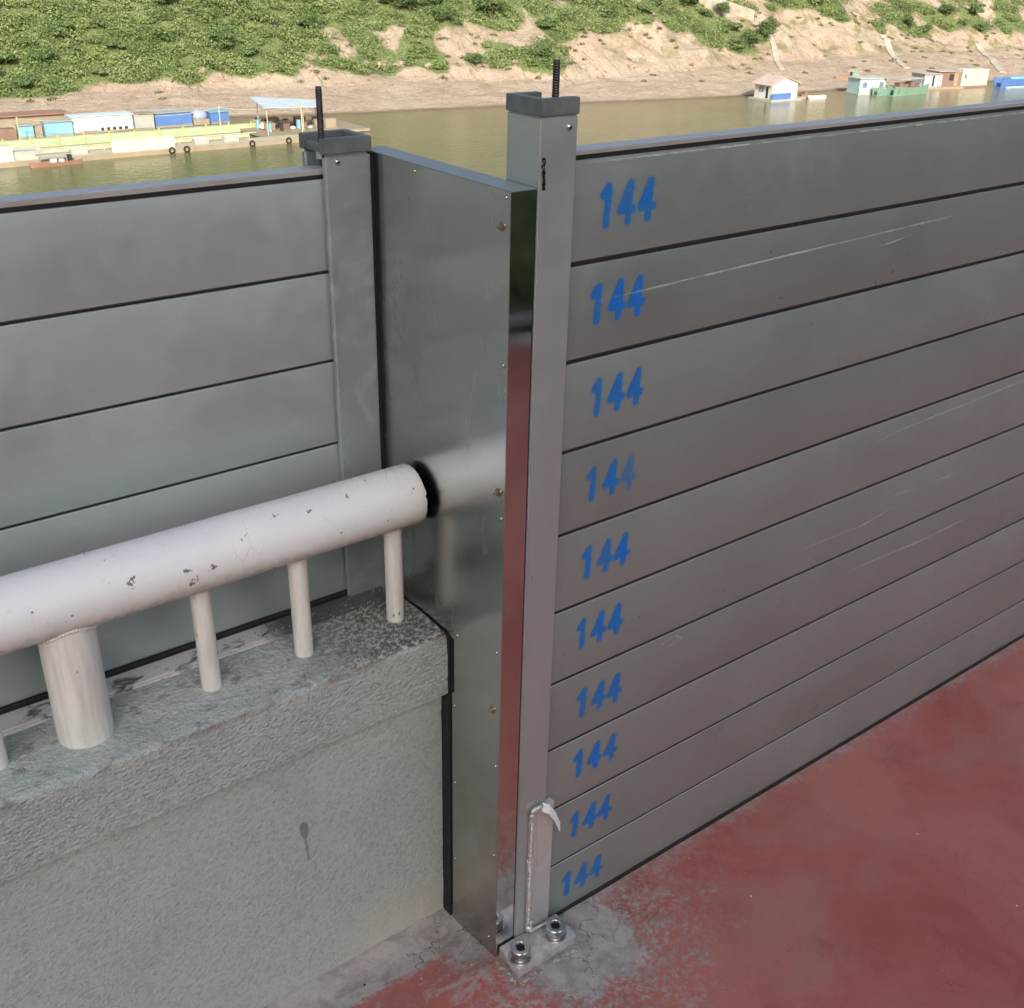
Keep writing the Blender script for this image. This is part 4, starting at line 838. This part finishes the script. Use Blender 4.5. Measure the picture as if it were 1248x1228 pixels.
# ---- small building kit for the floating houses and boats
def C_(n,c,r=.6,m=0,var=.1): return simple(n,c,r,m,var,.7)
white_w=C_('white boards',(.66,.66,.62)); cream=C_('cream sheet',(.62,.58,.46)); tealw=C_('pale teal boards',(.42,.58,.62)); blue=C_('blue paint',(.09,.19,.45)); blue2=C_('light blue sheet',(.22,.44,.60)); green=C_('green hull',(.19,.32,.25)); lime=C_('pale green float',(.40,.48,.30)); rust=C_('rusty brown boards',(.24,.15,.12)); roofm=C_('dusty roof sheet',(.50,.44,.38)); wood=C_('weathered planks',(.34,.28,.20)); darkg=C_('dark opening',(.03,.035,.035)); creamw=C_('pale walkway',(.50,.48,.34)); yellow=C_('yellow pipe',(.60,.52,.20)); tan=C_('tan sheet',(.36,.23,.17)); glassm=C_('grey window',(.18,.22,.24),.2); skyw=C_('bright blue-white roofing',(.56,.68,.74)); grey=C_('grey sheet',(.38,.40,.37))
def wpt(L,ang,org): return Matrix.Translation(Vector(org))@Matrix.Rotation(ang,4,'Z')
def part(e,name,mat,boxes,bev=0,par=None):
    b=MB((0,0,0))
    for q in boxes: b.box(*q,bev)
    return b.build(name,mat,par or e)
def gable(e,name,mat,x0,x1,y0,y1,z0,z1,ov=.25,th=.08,along='x'):
    b=MB((0,0,0))
    ym=(y0+y1)/2
    for (ya,za,yb,zb) in ((y0-ov,z0-ov*.3,ym,z1),(ym,z1,y1+ov,z0-ov*.3)):
        b.prism([(ya,za),(yb,zb),(yb,zb+th),(ya,za+th)],'x',x0-ov,x1+ov)
    return b.build(name,mat,e)
def place(e,loc,rz): e.location=loc; e.rotation_euler=(0,0,rz)

# white floating house with blue panel: gable end to the river, low eave on its left
e=empty('floating_house',(0,0,0),'white floating house with a blue panel and pinkish roof, moored at the sandy bank','floating house')
part(e,'pontoon',grey,[(-.7,7.0,-.7,4.6,-.15,.3)])
b=MB(); b.prism([(0,.3),(6.2,.3),(6.2,2.75),(2.9,3.75),(0,2.75)],'y',0,4.0); b.build('wall',white_w,e)
b=MB()
for q in ([(-.7,2.5),(2.9,3.78),(2.9,3.88),(-.7,2.6)],[(2.9,3.78),(6.7,2.6),(6.7,2.7),(2.9,3.88)]): b.prism(q,'y',-.35,4.4)
b.build('roof',C_('pinkish roof',(.55,.44,.38)),e)
w_=part(e,'window',glassm,[(-.04,.0-.003,1.9,3.0,1.3,2.2)]); part(e,'window_frame',white_w,[(-.07,-.041,2.42,2.48,1.3,2.2)],par=w_)
part(e,'door',darkg,[(-.04,-.003,.8,1.3,.4,2.2)])
part(e,'blue_panel',blue,[(-.3,4.3,-.5,-.3,.15,1.25)])
part(e,'awning',darkg,[(6.25,7.2,.4,2.6,2.3,2.4)]); part(e,'gas_drum',darkg,[(6.4,6.9,.6,1.2,.3,1.9)])
place(e,(150.6,127.3,ZW),R(-3))
e=empty('wooden_raft',(0,0,0),'brown plank raft tied to the right side of the white floating house','raft'); part(e,'deck_boards',wood,[(-2.4,2.4,-1,1,.0,.3)]); part(e,'clutter',rust,[(-1.6,-.6,-.4,.5,.3,.8),(.2,1.2,-.6,.2,.3,.65),(1.2,1.9,.0,.7,.3,.9)]); place(e,(159.3,128.6,ZW),R(-15))
def hull(e,mat,L,W,H,name='hull',pin=.55):
    b=MB(); N=14; rings=[]
    for i in range(N+1):
        t_=i/N*2-1; x=t_*L/2; w2=W/2*(1-abs(t_)**3*pin); sh=.25*H*abs(t_)**2.5
        rings.append([b.bm.verts.new(p_) for p_ in ((x,-w2,H+sh),(x,-w2*.7,-.15),(x,w2*.7,-.15),(x,w2,H+sh),(x,w2*.86,H+sh),(x,w2*.6,.12),(x,-w2*.6,.12),(x,-w2*.86,H+sh))])
    for A,B_ in zip(rings,rings[1:]):
        for i in range(8): b.bm.faces.new((A[i],A[(i+1)%8],B_[(i+1)%8],B_[i]))
    b.bm.faces.new(rings[0]); b.bm.faces.new(rings[-1]); return b.build(name,mat,e)
e=empty('small_boat',(0,0,0),'small white skiff floating beside the white floating house','boat'); hull(e,white_w,3.6,1.2,.45); part(e,'seat',grey,[(-.2,.3,-.45,.45,.2,.35)]); place(e,(161.4,126.2,ZW),R(-12))
e=empty('small_boat',(0,0,0),'small covered boat pulled up on the sandy beach','boat'); hull(e,tan,5.2,1.4,.55); part(e,'cabin',green,[(.6,2.0,-.55,.55,.3,1.35)]); part(e,'canopy',roofm,[(-.6,2.3,-.75,.75,1.4,1.48)]); place(e,bank_pt(184.5,6.1,.0),R(-25))
e=empty('floating_house',(0,0,0),'pale teal floating shed beside the green barge','floating shed'); part(e,'pontoon',grey,[(-3.2,3.2,-2,2,-.1,.25)]); part(e,'wall',tealw,[(-2.9,2.9,-1.7,1.7,.25,2.7)]); part(e,'roof',C_('pale grey roof',(.5,.52,.5)),[(-3.2,3.2,-2,2,2.7,2.82)]); part(e,'door',white_w,[(-.2,1.0,-1.75,-1.7,.3,2.3)]); part(e,'window',glassm,[(1.5,2.4,-1.75,-1.7,1.2,2.1)]); part(e,'window',glassm,[(-2.2,-1.3,-1.75,-1.7,1.2,2.1)]); part(e,'railing',grey,[(-3.2,3.2,-1.98,-1.94,.9,.95)]+[(x,x+.05,-1.98,-1.94,.25,.9) for x in (-3.1,-1.5,0,1.5,3.1)]); place(e,(176.2,127.2,ZW),R(-14))
e=empty('green_pontoon',(0,0,0),'short green steel pontoon in front of the pale teal shed','pontoon'); hull(e,green,4.6,1.8,1.2,'hull',.15); part(e,'deck_hatch',grey,[(-1,1,-.4,.4,.9,1.3)]); place(e,(177.2,123.9,ZW),R(-8))
e=empty('green_barge',(0,0,0),'long green open barge with brown cargo under a pale flat canopy','barge'); hull(e,green,10.4,2.4,1.35,'hull',.3); part(e,'cargo',rust,[(-3.6,-2.6,-.7,.6,.3,2.1),(-2.2,-.9,-.5,.7,.3,1.9),(-.4,.9,-.7,.5,.3,2.2),(1.5,2.6,-.5,.6,.3,1.8)]); part(e,'canopy',roofm,[(-4.4,2.4,-1.3,2.6,2.75,2.85)]); part(e,'canopy_post',wood,[(-4.2,-4.1,-1.1,-1.0,.5,2.75)]); part(e,'canopy_post',wood,[(2.1,2.2,-1.1,-1.0,.5,2.75)]); place(e,(182.4,122.6,ZW),R(1))
e=empty('floating_house',(0,0,0),'rusty brown floating shack with a pale grey-blue door, cream container on its right','floating shack'); part(e,'pontoon',wood,[(-5,5,-2.2,2.2,-.1,.4)]); part(e,'wall',C_('grey-blue boards',(.38,.44,.48)),[(-4.6,-1.2,-1.8,1.8,.4,2.7)]); part(e,'wall',rust,[(-1.2,3.8,-1.6,1.8,.4,3.1)]); part(e,'roof',roofm,[(-4.9,-1.0,-2.1,2.1,2.7,2.82),(-1.3,4.1,-2,2.1,3.1,3.2)]); part(e,'door',white_w,[(-.9,-.2,-1.65,-1.6,.5,2.5)]); part(e,'opening',darkg,[(1.6,2.6,-1.65,-1.6,1.5,2.6)]); part(e,'window',darkg,[(-2.6,-2.2,-1.85,-1.8,.6,2.5)]); part(e,'side_panel',C_('orange brown board',(.42,.27,.17)),[(2.8,3.7,-1.66,-1.61,.5,3.0)]); place(e,(197,126.6,ZW),R(-14))
e=empty('cream_container',(0,0,0),'long cream white box cabin floating right of the rusty shack','floating cabin'); part(e,'pontoon',rust,[(-3.8,3.8,-1.4,1.4,-.1,.3)]); part(e,'wall',cream,[(-3.6,3.6,-1.2,1.2,.3,3.1)]); part(e,'roof',white_w,[(-3.7,3.7,-1.3,1.3,3.1,3.2)]); part(e,'wall_ribs',C_('cream rib',(.52,.48,.37)),[(x,x+.06,-1.24,-1.2,.35,3.05) for x in np.arange(-3.3,3.5,.6)]); part(e,'window',glassm,[(-2.9,-2.3,-1.26,-1.2,1.6,2.4)]); place(e,(206,125.2,ZW),R(-9))
e=empty('blue_barge',(0,0,0),'blue barge with a pale rim at the right edge of the picture','barge'); hull(e,blue,13,2.6,1.5,'hull',.12); part(e,'deck_rim',tealw,[(-5.6,5.6,-1.45,-1.3,-.05,.2)]); part(e,'deck_box',blue2,[(-4,4,-.8,.8,.5,1.9)]); place(e,(216.5,120.6,ZW),R(-8))

# ---- fish farm: near walkway, pool frame, green rear walkway, sheds
def wb(name,label,cat,org,mat_boxes,group=None):
    e=empty(name,org,label,cat,group)
    for nm,mt,bx in mat_boxes:
        if nm in('post','timber','support'):
            for q in bx: b=MB(org); b.box(*q); b.build(nm,mt,e)
            continue
        b=MB(org)
        for q in bx: b.box(*q)
        b.build(nm,mt,e)
    return e
Z=ZW
XL=-10
e=wb('floating_walkway','long pale floating walkway nearest the camera, along the front of the fish farm','floating walkway',(40,128.8,Z),[('deck_boards',creamw,[(XL,68,127.3,130.6,Z+.15,Z+.42)]),('side_board',wood,[(XL,68,127.15,127.28,Z-.05,Z+.5)]),('handrail',creamw,[(XL,58,130.35,130.45,Z+1.05,Z+1.15)]+[(x,x+.08,130.36,130.44,Z+.42,Z+1.05) for x in range(0,58,3)])])
for x in (45.8,47.6,55.9,60.8): 
    b=MB((x,127.1,Z+.35)); 
    for k in range(20):
        a=2*math.pi*k/20; b.blob((x+math.cos(a)*.3,127.05,Z+.35+math.sin(a)*.3),(.11,.13,.11),1,0)
    tag(b.build('tyre_fender',M['rubber'],None,180),'dark tyre fender hanging on the side of the near fish farm walkway','tyre','tyres along the near walkway')
wb('floating_walkway','pale green floating walkway behind the fish pens, lined with sheds','floating walkway',(40,140,Z),[('deck_boards',lime,[(XL,62,138.6,142,Z+.1,Z+.55)]),('side_board',lime,[(XL,62,138.45,138.58,Z-.05,Z+.95)]),('post',yellow,[(x,x+.14,138.3,138.44,Z,Z+1.25) for x in np.arange(2,62,3.1)])])
wb('floating_walkway','short cross walkway joining the two long walkways at the right end of the fish farm','floating walkway',(61,134.6,Z),[('deck_boards',wood,[(59.4,63.6,130.7,138.4,Z+.12,Z+.4)])])
wb('pen_divider','narrow floating beam dividing the fish pens','pen divider',(30,135,Z),[('beam',creamw,[(XL,58.8,134.2,134.6,Z,Z+.35)]),('panel',grey,[(28,33,134.15,134.19,Z,Z+.9)])])
wb('panel_screen','long pale cream panel standing on the near walkway','panel',(43,129,Z),[('board',cream,[(39.4,46.8,128.6,128.72,Z+.42,Z+1.75)]),('support',wood,[(41,41.1,128.75,129.2,Z+.42,Z+1.5),(45,45.1,128.75,129.2,Z+.42,Z+1.5)])])
for x0,x1,lb in ((35.0,36.8,'small grey box left of the long cream panel on the walkway'),(49.5,51.3,'first small grey box right of the long cream panel'),(53.3,55.2,'second small grey box right of the long cream panel')): wb('storage_box',lb,'box',(x0,129.6,Z),[('body',grey,[(x0,x1,129.3,130.1,Z+.42,Z+1.0)]),('lid',white_w,[(x0-.05,x1+.05,129.25,130.15,Z+1.01,Z+1.08)])])
wb('storage_cabinet','cream cabinet at the left edge of the near walkway','cabinet',(28,129,Z),[('body',cream,[(26.4,28.6,128.4,129.6,Z+.42,Z+2.0)]),('door',white_w,[(27,27.9,128.36,128.39,Z+.5,Z+1.85)]),('side_rack',grey,[(28.7,31.2,128.6,129.4,Z+.42,Z+1.3)])])
e=empty('fishing_boat',(0,0,0),'low wooden boat with a grey canopy moored to the left of the near walkway','boat'); hull(e,C_('brown hull',(.33,.20,.14)),5.6,1.3,.42); part(e,'canopy',grey,[(-2.0,1.2,-.6,.6,1.15,1.25)]); part(e,'canopy_post',wood,[(-1.9,-1.82,-.5,-.42,.3,1.15),(1.0,1.08,-.5,-.42,.3,1.15)]); part(e,'cargo',white_w,[(-.6,0,-.3,.3,.3,.75),(.3,.8,-.3,.2,.3,.65)]); part(e,'engine',darkg,[(1.3,1.7,-.3,.3,.3,1.0)]); place(e,(32.3,126.0,Z),R(4))
SH=[('blue_tarp_shed','small bright blue tarp box near the left end of the green walkway',33.6,36.2,143.2,144.6,1.6,blue2,grey),('blue_tarp_shed','pair of light blue tarp boxes left of the white shed',37.8,42.2,142.6,144.4,2.1,blue2,grey),('white_shed','long white shed with a dark window band on the green walkway',42.4,54.6,143,145.6,2.5,white_w,skyw),('grey_shed','dull grey-green cage shed between the white and the blue shed',54.8,56.4,143,145,2.3,grey,wood),('blue_shed','long deep blue shed on the green walkway',56.5,61.0,143.2,145.2,2.0,blue,grey)]
SH=[('blue_tarp_shed','small bright blue tarp box near the left end of the green walkway',32.9,34.6,142.3,143.6,1.5,blue2,grey),('blue_tarp_shed','pair of light blue tarp boxes left of the white shed',35.9,39.2,142.2,143.8,1.7,blue2,grey),('white_shed','long white shed with a dark window band on the green walkway',39.4,46.9,142.8,145,2.0,white_w,skyw),('grey_shed','dull grey-green cage shed between the white and the blue shed',47.1,49.6,142.6,144.6,1.9,grey,wood),('blue_shed','long deep blue shed on the green walkway',49.9,54.8,143,145,1.8,blue,grey),('blue_shed','short blue shed under a pale round tarp, right end of the green walkway',57.4,60.0,143,145,1.5,blue,blue2)]
for nm,lb,x0,x1,y0,y1,h,mw,mroof in SH:
    e=wb(nm,lb,'shed',((x0+x1)/2,y0,Z+.5),[('wall',mw,[(x0,x1,y0,y1,Z+.5,Z+.5+h)]),('roof',mroof,[(x0-.15,x1+.15,y0-.2,y1+.15,Z+.5+h+.005,Z+.58+h)]),('base_rail',wood,[(x0,x1,y0-.12,y0-.01,Z+.5,Z+.75)])])
    if nm=='white_shed':
        for k in range(5): b=MB(e.location); b.box(x0+3.4+k*.75,x0+3.8+k*.75,y0-.03,y0-.004,Z+.75,Z+1.1); b.build('window',darkg,e)
        b=MB(e.location); b.box(x0+1.2,x0+3.0,y0-.05,y0-.004,Z+.52,Z+.8); b.build('opening',darkg,e)
wb('pile_of_gear','brown heap of stacked nets and timber on the green walkway','gear pile',(41,143,Z),[('timber',wood,[(34.8,35.7,142.6,143.6,Z+.5,Z+1.9),(55.0,57.2,143.0,144.4,Z+.5,Z+1.2)]),('nets',rust,[(30.3,32.6,142.6,144,Z+.5,Z+1.7)])])
b=MB((58.6,144,Z+2)); b.blob((56.3,144.4,Z+1.5),(1.25,.9,.8),2,.1); tag(b.build('tarp_dome',C_('grey-blue tarp',(.32,.38,.52)),None,180),'rounded grey-blue tarp behind the right end of the blue sheds','tarp')
wb('moored_hut','long red-brown roof of a moored hut behind the far left sheds','hut',(33,152,Z),[('roof',C_('red brown roof',(.33,.19,.14)),[(24,41.5,151,154.6,Z+1.9,Z+2.05)]),('wall',wood,[(24.5,41,151.4,154.2,Z,Z+1.88)])])
wb('moored_hut','pale blue-grey roof of a moored hut behind the white shed','hut',(51,150,Z),[('roof',C_('pale blue roof',(.48,.52,.60)),[(44.6,55.5,148.6,151.0,Z+1.6,Z+1.72)]),('wall',darkg,[(45,50,148.9,150.8,Z,Z+1.58)])])
# open white canopy
e=empty('work_canopy',(64,135,Z),'white sheet canopy on thin posts over piled gear, right end of the fish farm','canopy'); b=MB(e.location)
q=[(59.6,131.0,Z+3.75),(68.9,133.2,Z+3.15),(72,139.8,Z+3.05),(62,140.5,Z+3.9)]
A=[b.bm.verts.new(Vector(v)-b.o) for v in q]; B_=[b.bm.verts.new(Vector(v)+Vector((0,0,.1))-b.o) for v in q]
b.bm.faces.new(A);b.bm.faces.new(B_)
for i in range(4): b.bm.faces.new((A[i],A[(i+1)%4],B_[(i+1)%4],B_[i]))
b.build('roof',skyw,e)
for x,y,h in ((60.2,131.6,3.65),(68.4,133.6,3.1),(66,133.2,3.25),(70.8,139,3.0),(62.6,139.6,3.8)):
    b=MB(e.location); b.tube((x,y,Z+.2),(x,y,Z+h),.07,.07,8); b.build('post',creamw,e)
wb('floating_walkway','broad wooden platform under the white canopy','floating platform',(67,136,Z),[('deck_boards',wood,[(63.7,74.5,130.7,141,Z+.1,Z+.42)])])
G2=random.Random(5)
CN=[('crate',rust),('drum',darkg),('sack',cream),('crate',wood),('drum',blue2),('sack',grey)]
for i in range(34):
    x=G2.uniform(61.5,71.5); y=G2.uniform(133.6,139.2); s_=G2.uniform(.35,.8); nm,mt=CN[i%6]
    b=MB((x,y,Z+.42))
    if nm=='crate': b.box(x-s_,x+s_,y-s_*.7,y+s_*.7,Z+.421,Z+.42+s_*1.5,.03)
    elif nm=='drum': b.lathe([(s_*.5,.001),(s_*.52,.3),(s_*.5,.6),(s_*.52,.9),(s_*.5,1.1)],(x,y,Z+.42),16)
    else: b.blob((x,y,Z+.42+s_*.5),(s_,s_*.7,s_*.55),2,.3)
    tag(b.build(nm,mt,None,40),{'crate':'dark crate piled in the shade under the white canopy','drum':'upright drum in the shade under the white canopy','sack':'bulging sack in the shade under the white canopy'}[nm],nm,nm+'s piled under the white canopy')
for (x,y,h,lb) in ((32.1,139.0,3.4,'tall yellow pole at the left end of the fish pens'),(57.0,139.0,3.2,'thin pale pole behind the pens near the short blue shed'),(64.6,130.8,4.1,'tall cream pole in front of the canopy')):
    b=MB((x,y,Z)); b.tube((x,y,Z),(x,y,Z+h),.08,.06,8); b.box(x-.16,x+.16,y-.16,y+.16,Z+.0,Z+.3); b.blob((x,y,Z+h),.1,1,0); tag(b.build('pole',yellow if 'yellow' in lb else creamw),lb,'pole')
b=MB((45,139,Z+3)); P_=[(32.1,139,Z+3.3),(45,139,Z+2.95),(57,139,Z+3.1),(64.6,130.8,Z+4.05)]
for a_,c_ in zip(P_,P_[1:]):
    for k in range(6):
        f0,f1=k/6,(k+1)/6; sg=lambda f_: -.5*4*f_*(1-f_)
        p0=Vector(a_).lerp(Vector(c_),f0)+Vector((0,0,sg(f0))); p1=Vector(a_).lerp(Vector(c_),f1)+Vector((0,0,sg(f1))); b.tube(p0,p1,.035,.035,5,False)
tag(b.build('overhead_line',creamw),'thin pale line strung between the poles above the fish pens','cable')

# ---- behind the photographer: unseen building added to block the sun, and a hedge
e=empty('added_shade_building',(-10,-27,0),'plain grey building added unseen behind the photographer to shade the flood wall','building')
b=MB(e.location); b.box(-24,-2,-42,-27,0,20.5); b.build('wall',simple('added building render',(.36,.36,.34),.85,0,.1,.5),e)  # wall of the added shade building
b=MB(e.location); b.box(-24.4,-1.6,-42.4,-26.6,20.5,21.1); b.build('added_roof_parapet',MC,e)
for fl in range(6):
    for k in range(4):
        b=MB(e.location); x=-22.2+k*5.4; b.box(x,x+2.6,-27.0,-26.93,1.3+fl*3.3,3.0+fl*3.3); b.build('window',glassm,e)  # windows of the added shade building
hg=[]
q=random.Random(2)
for i in range(150): hg.append((-30+i*.44,-4.95+q.uniform(-.15,.15),.1,.75,.65,q.uniform(1.3,2.1),q.uniform(.2,.5)))
h=link('clipped_hedge',leaf_mesh('clipped_hedge',hg,160,.16,MD,seed=77),ML); tag(h,'long dark green hedge along the kerb behind the photographer','hedge',kind='stuff')
b=MB((0,-4.15,0)); b.box(-30,40,-4.26,-4.14,.003,.07,.02); tag(b.build('kerb',MC),'pale concrete kerb between the quay apron and the hedge behind the photographer','kerb')
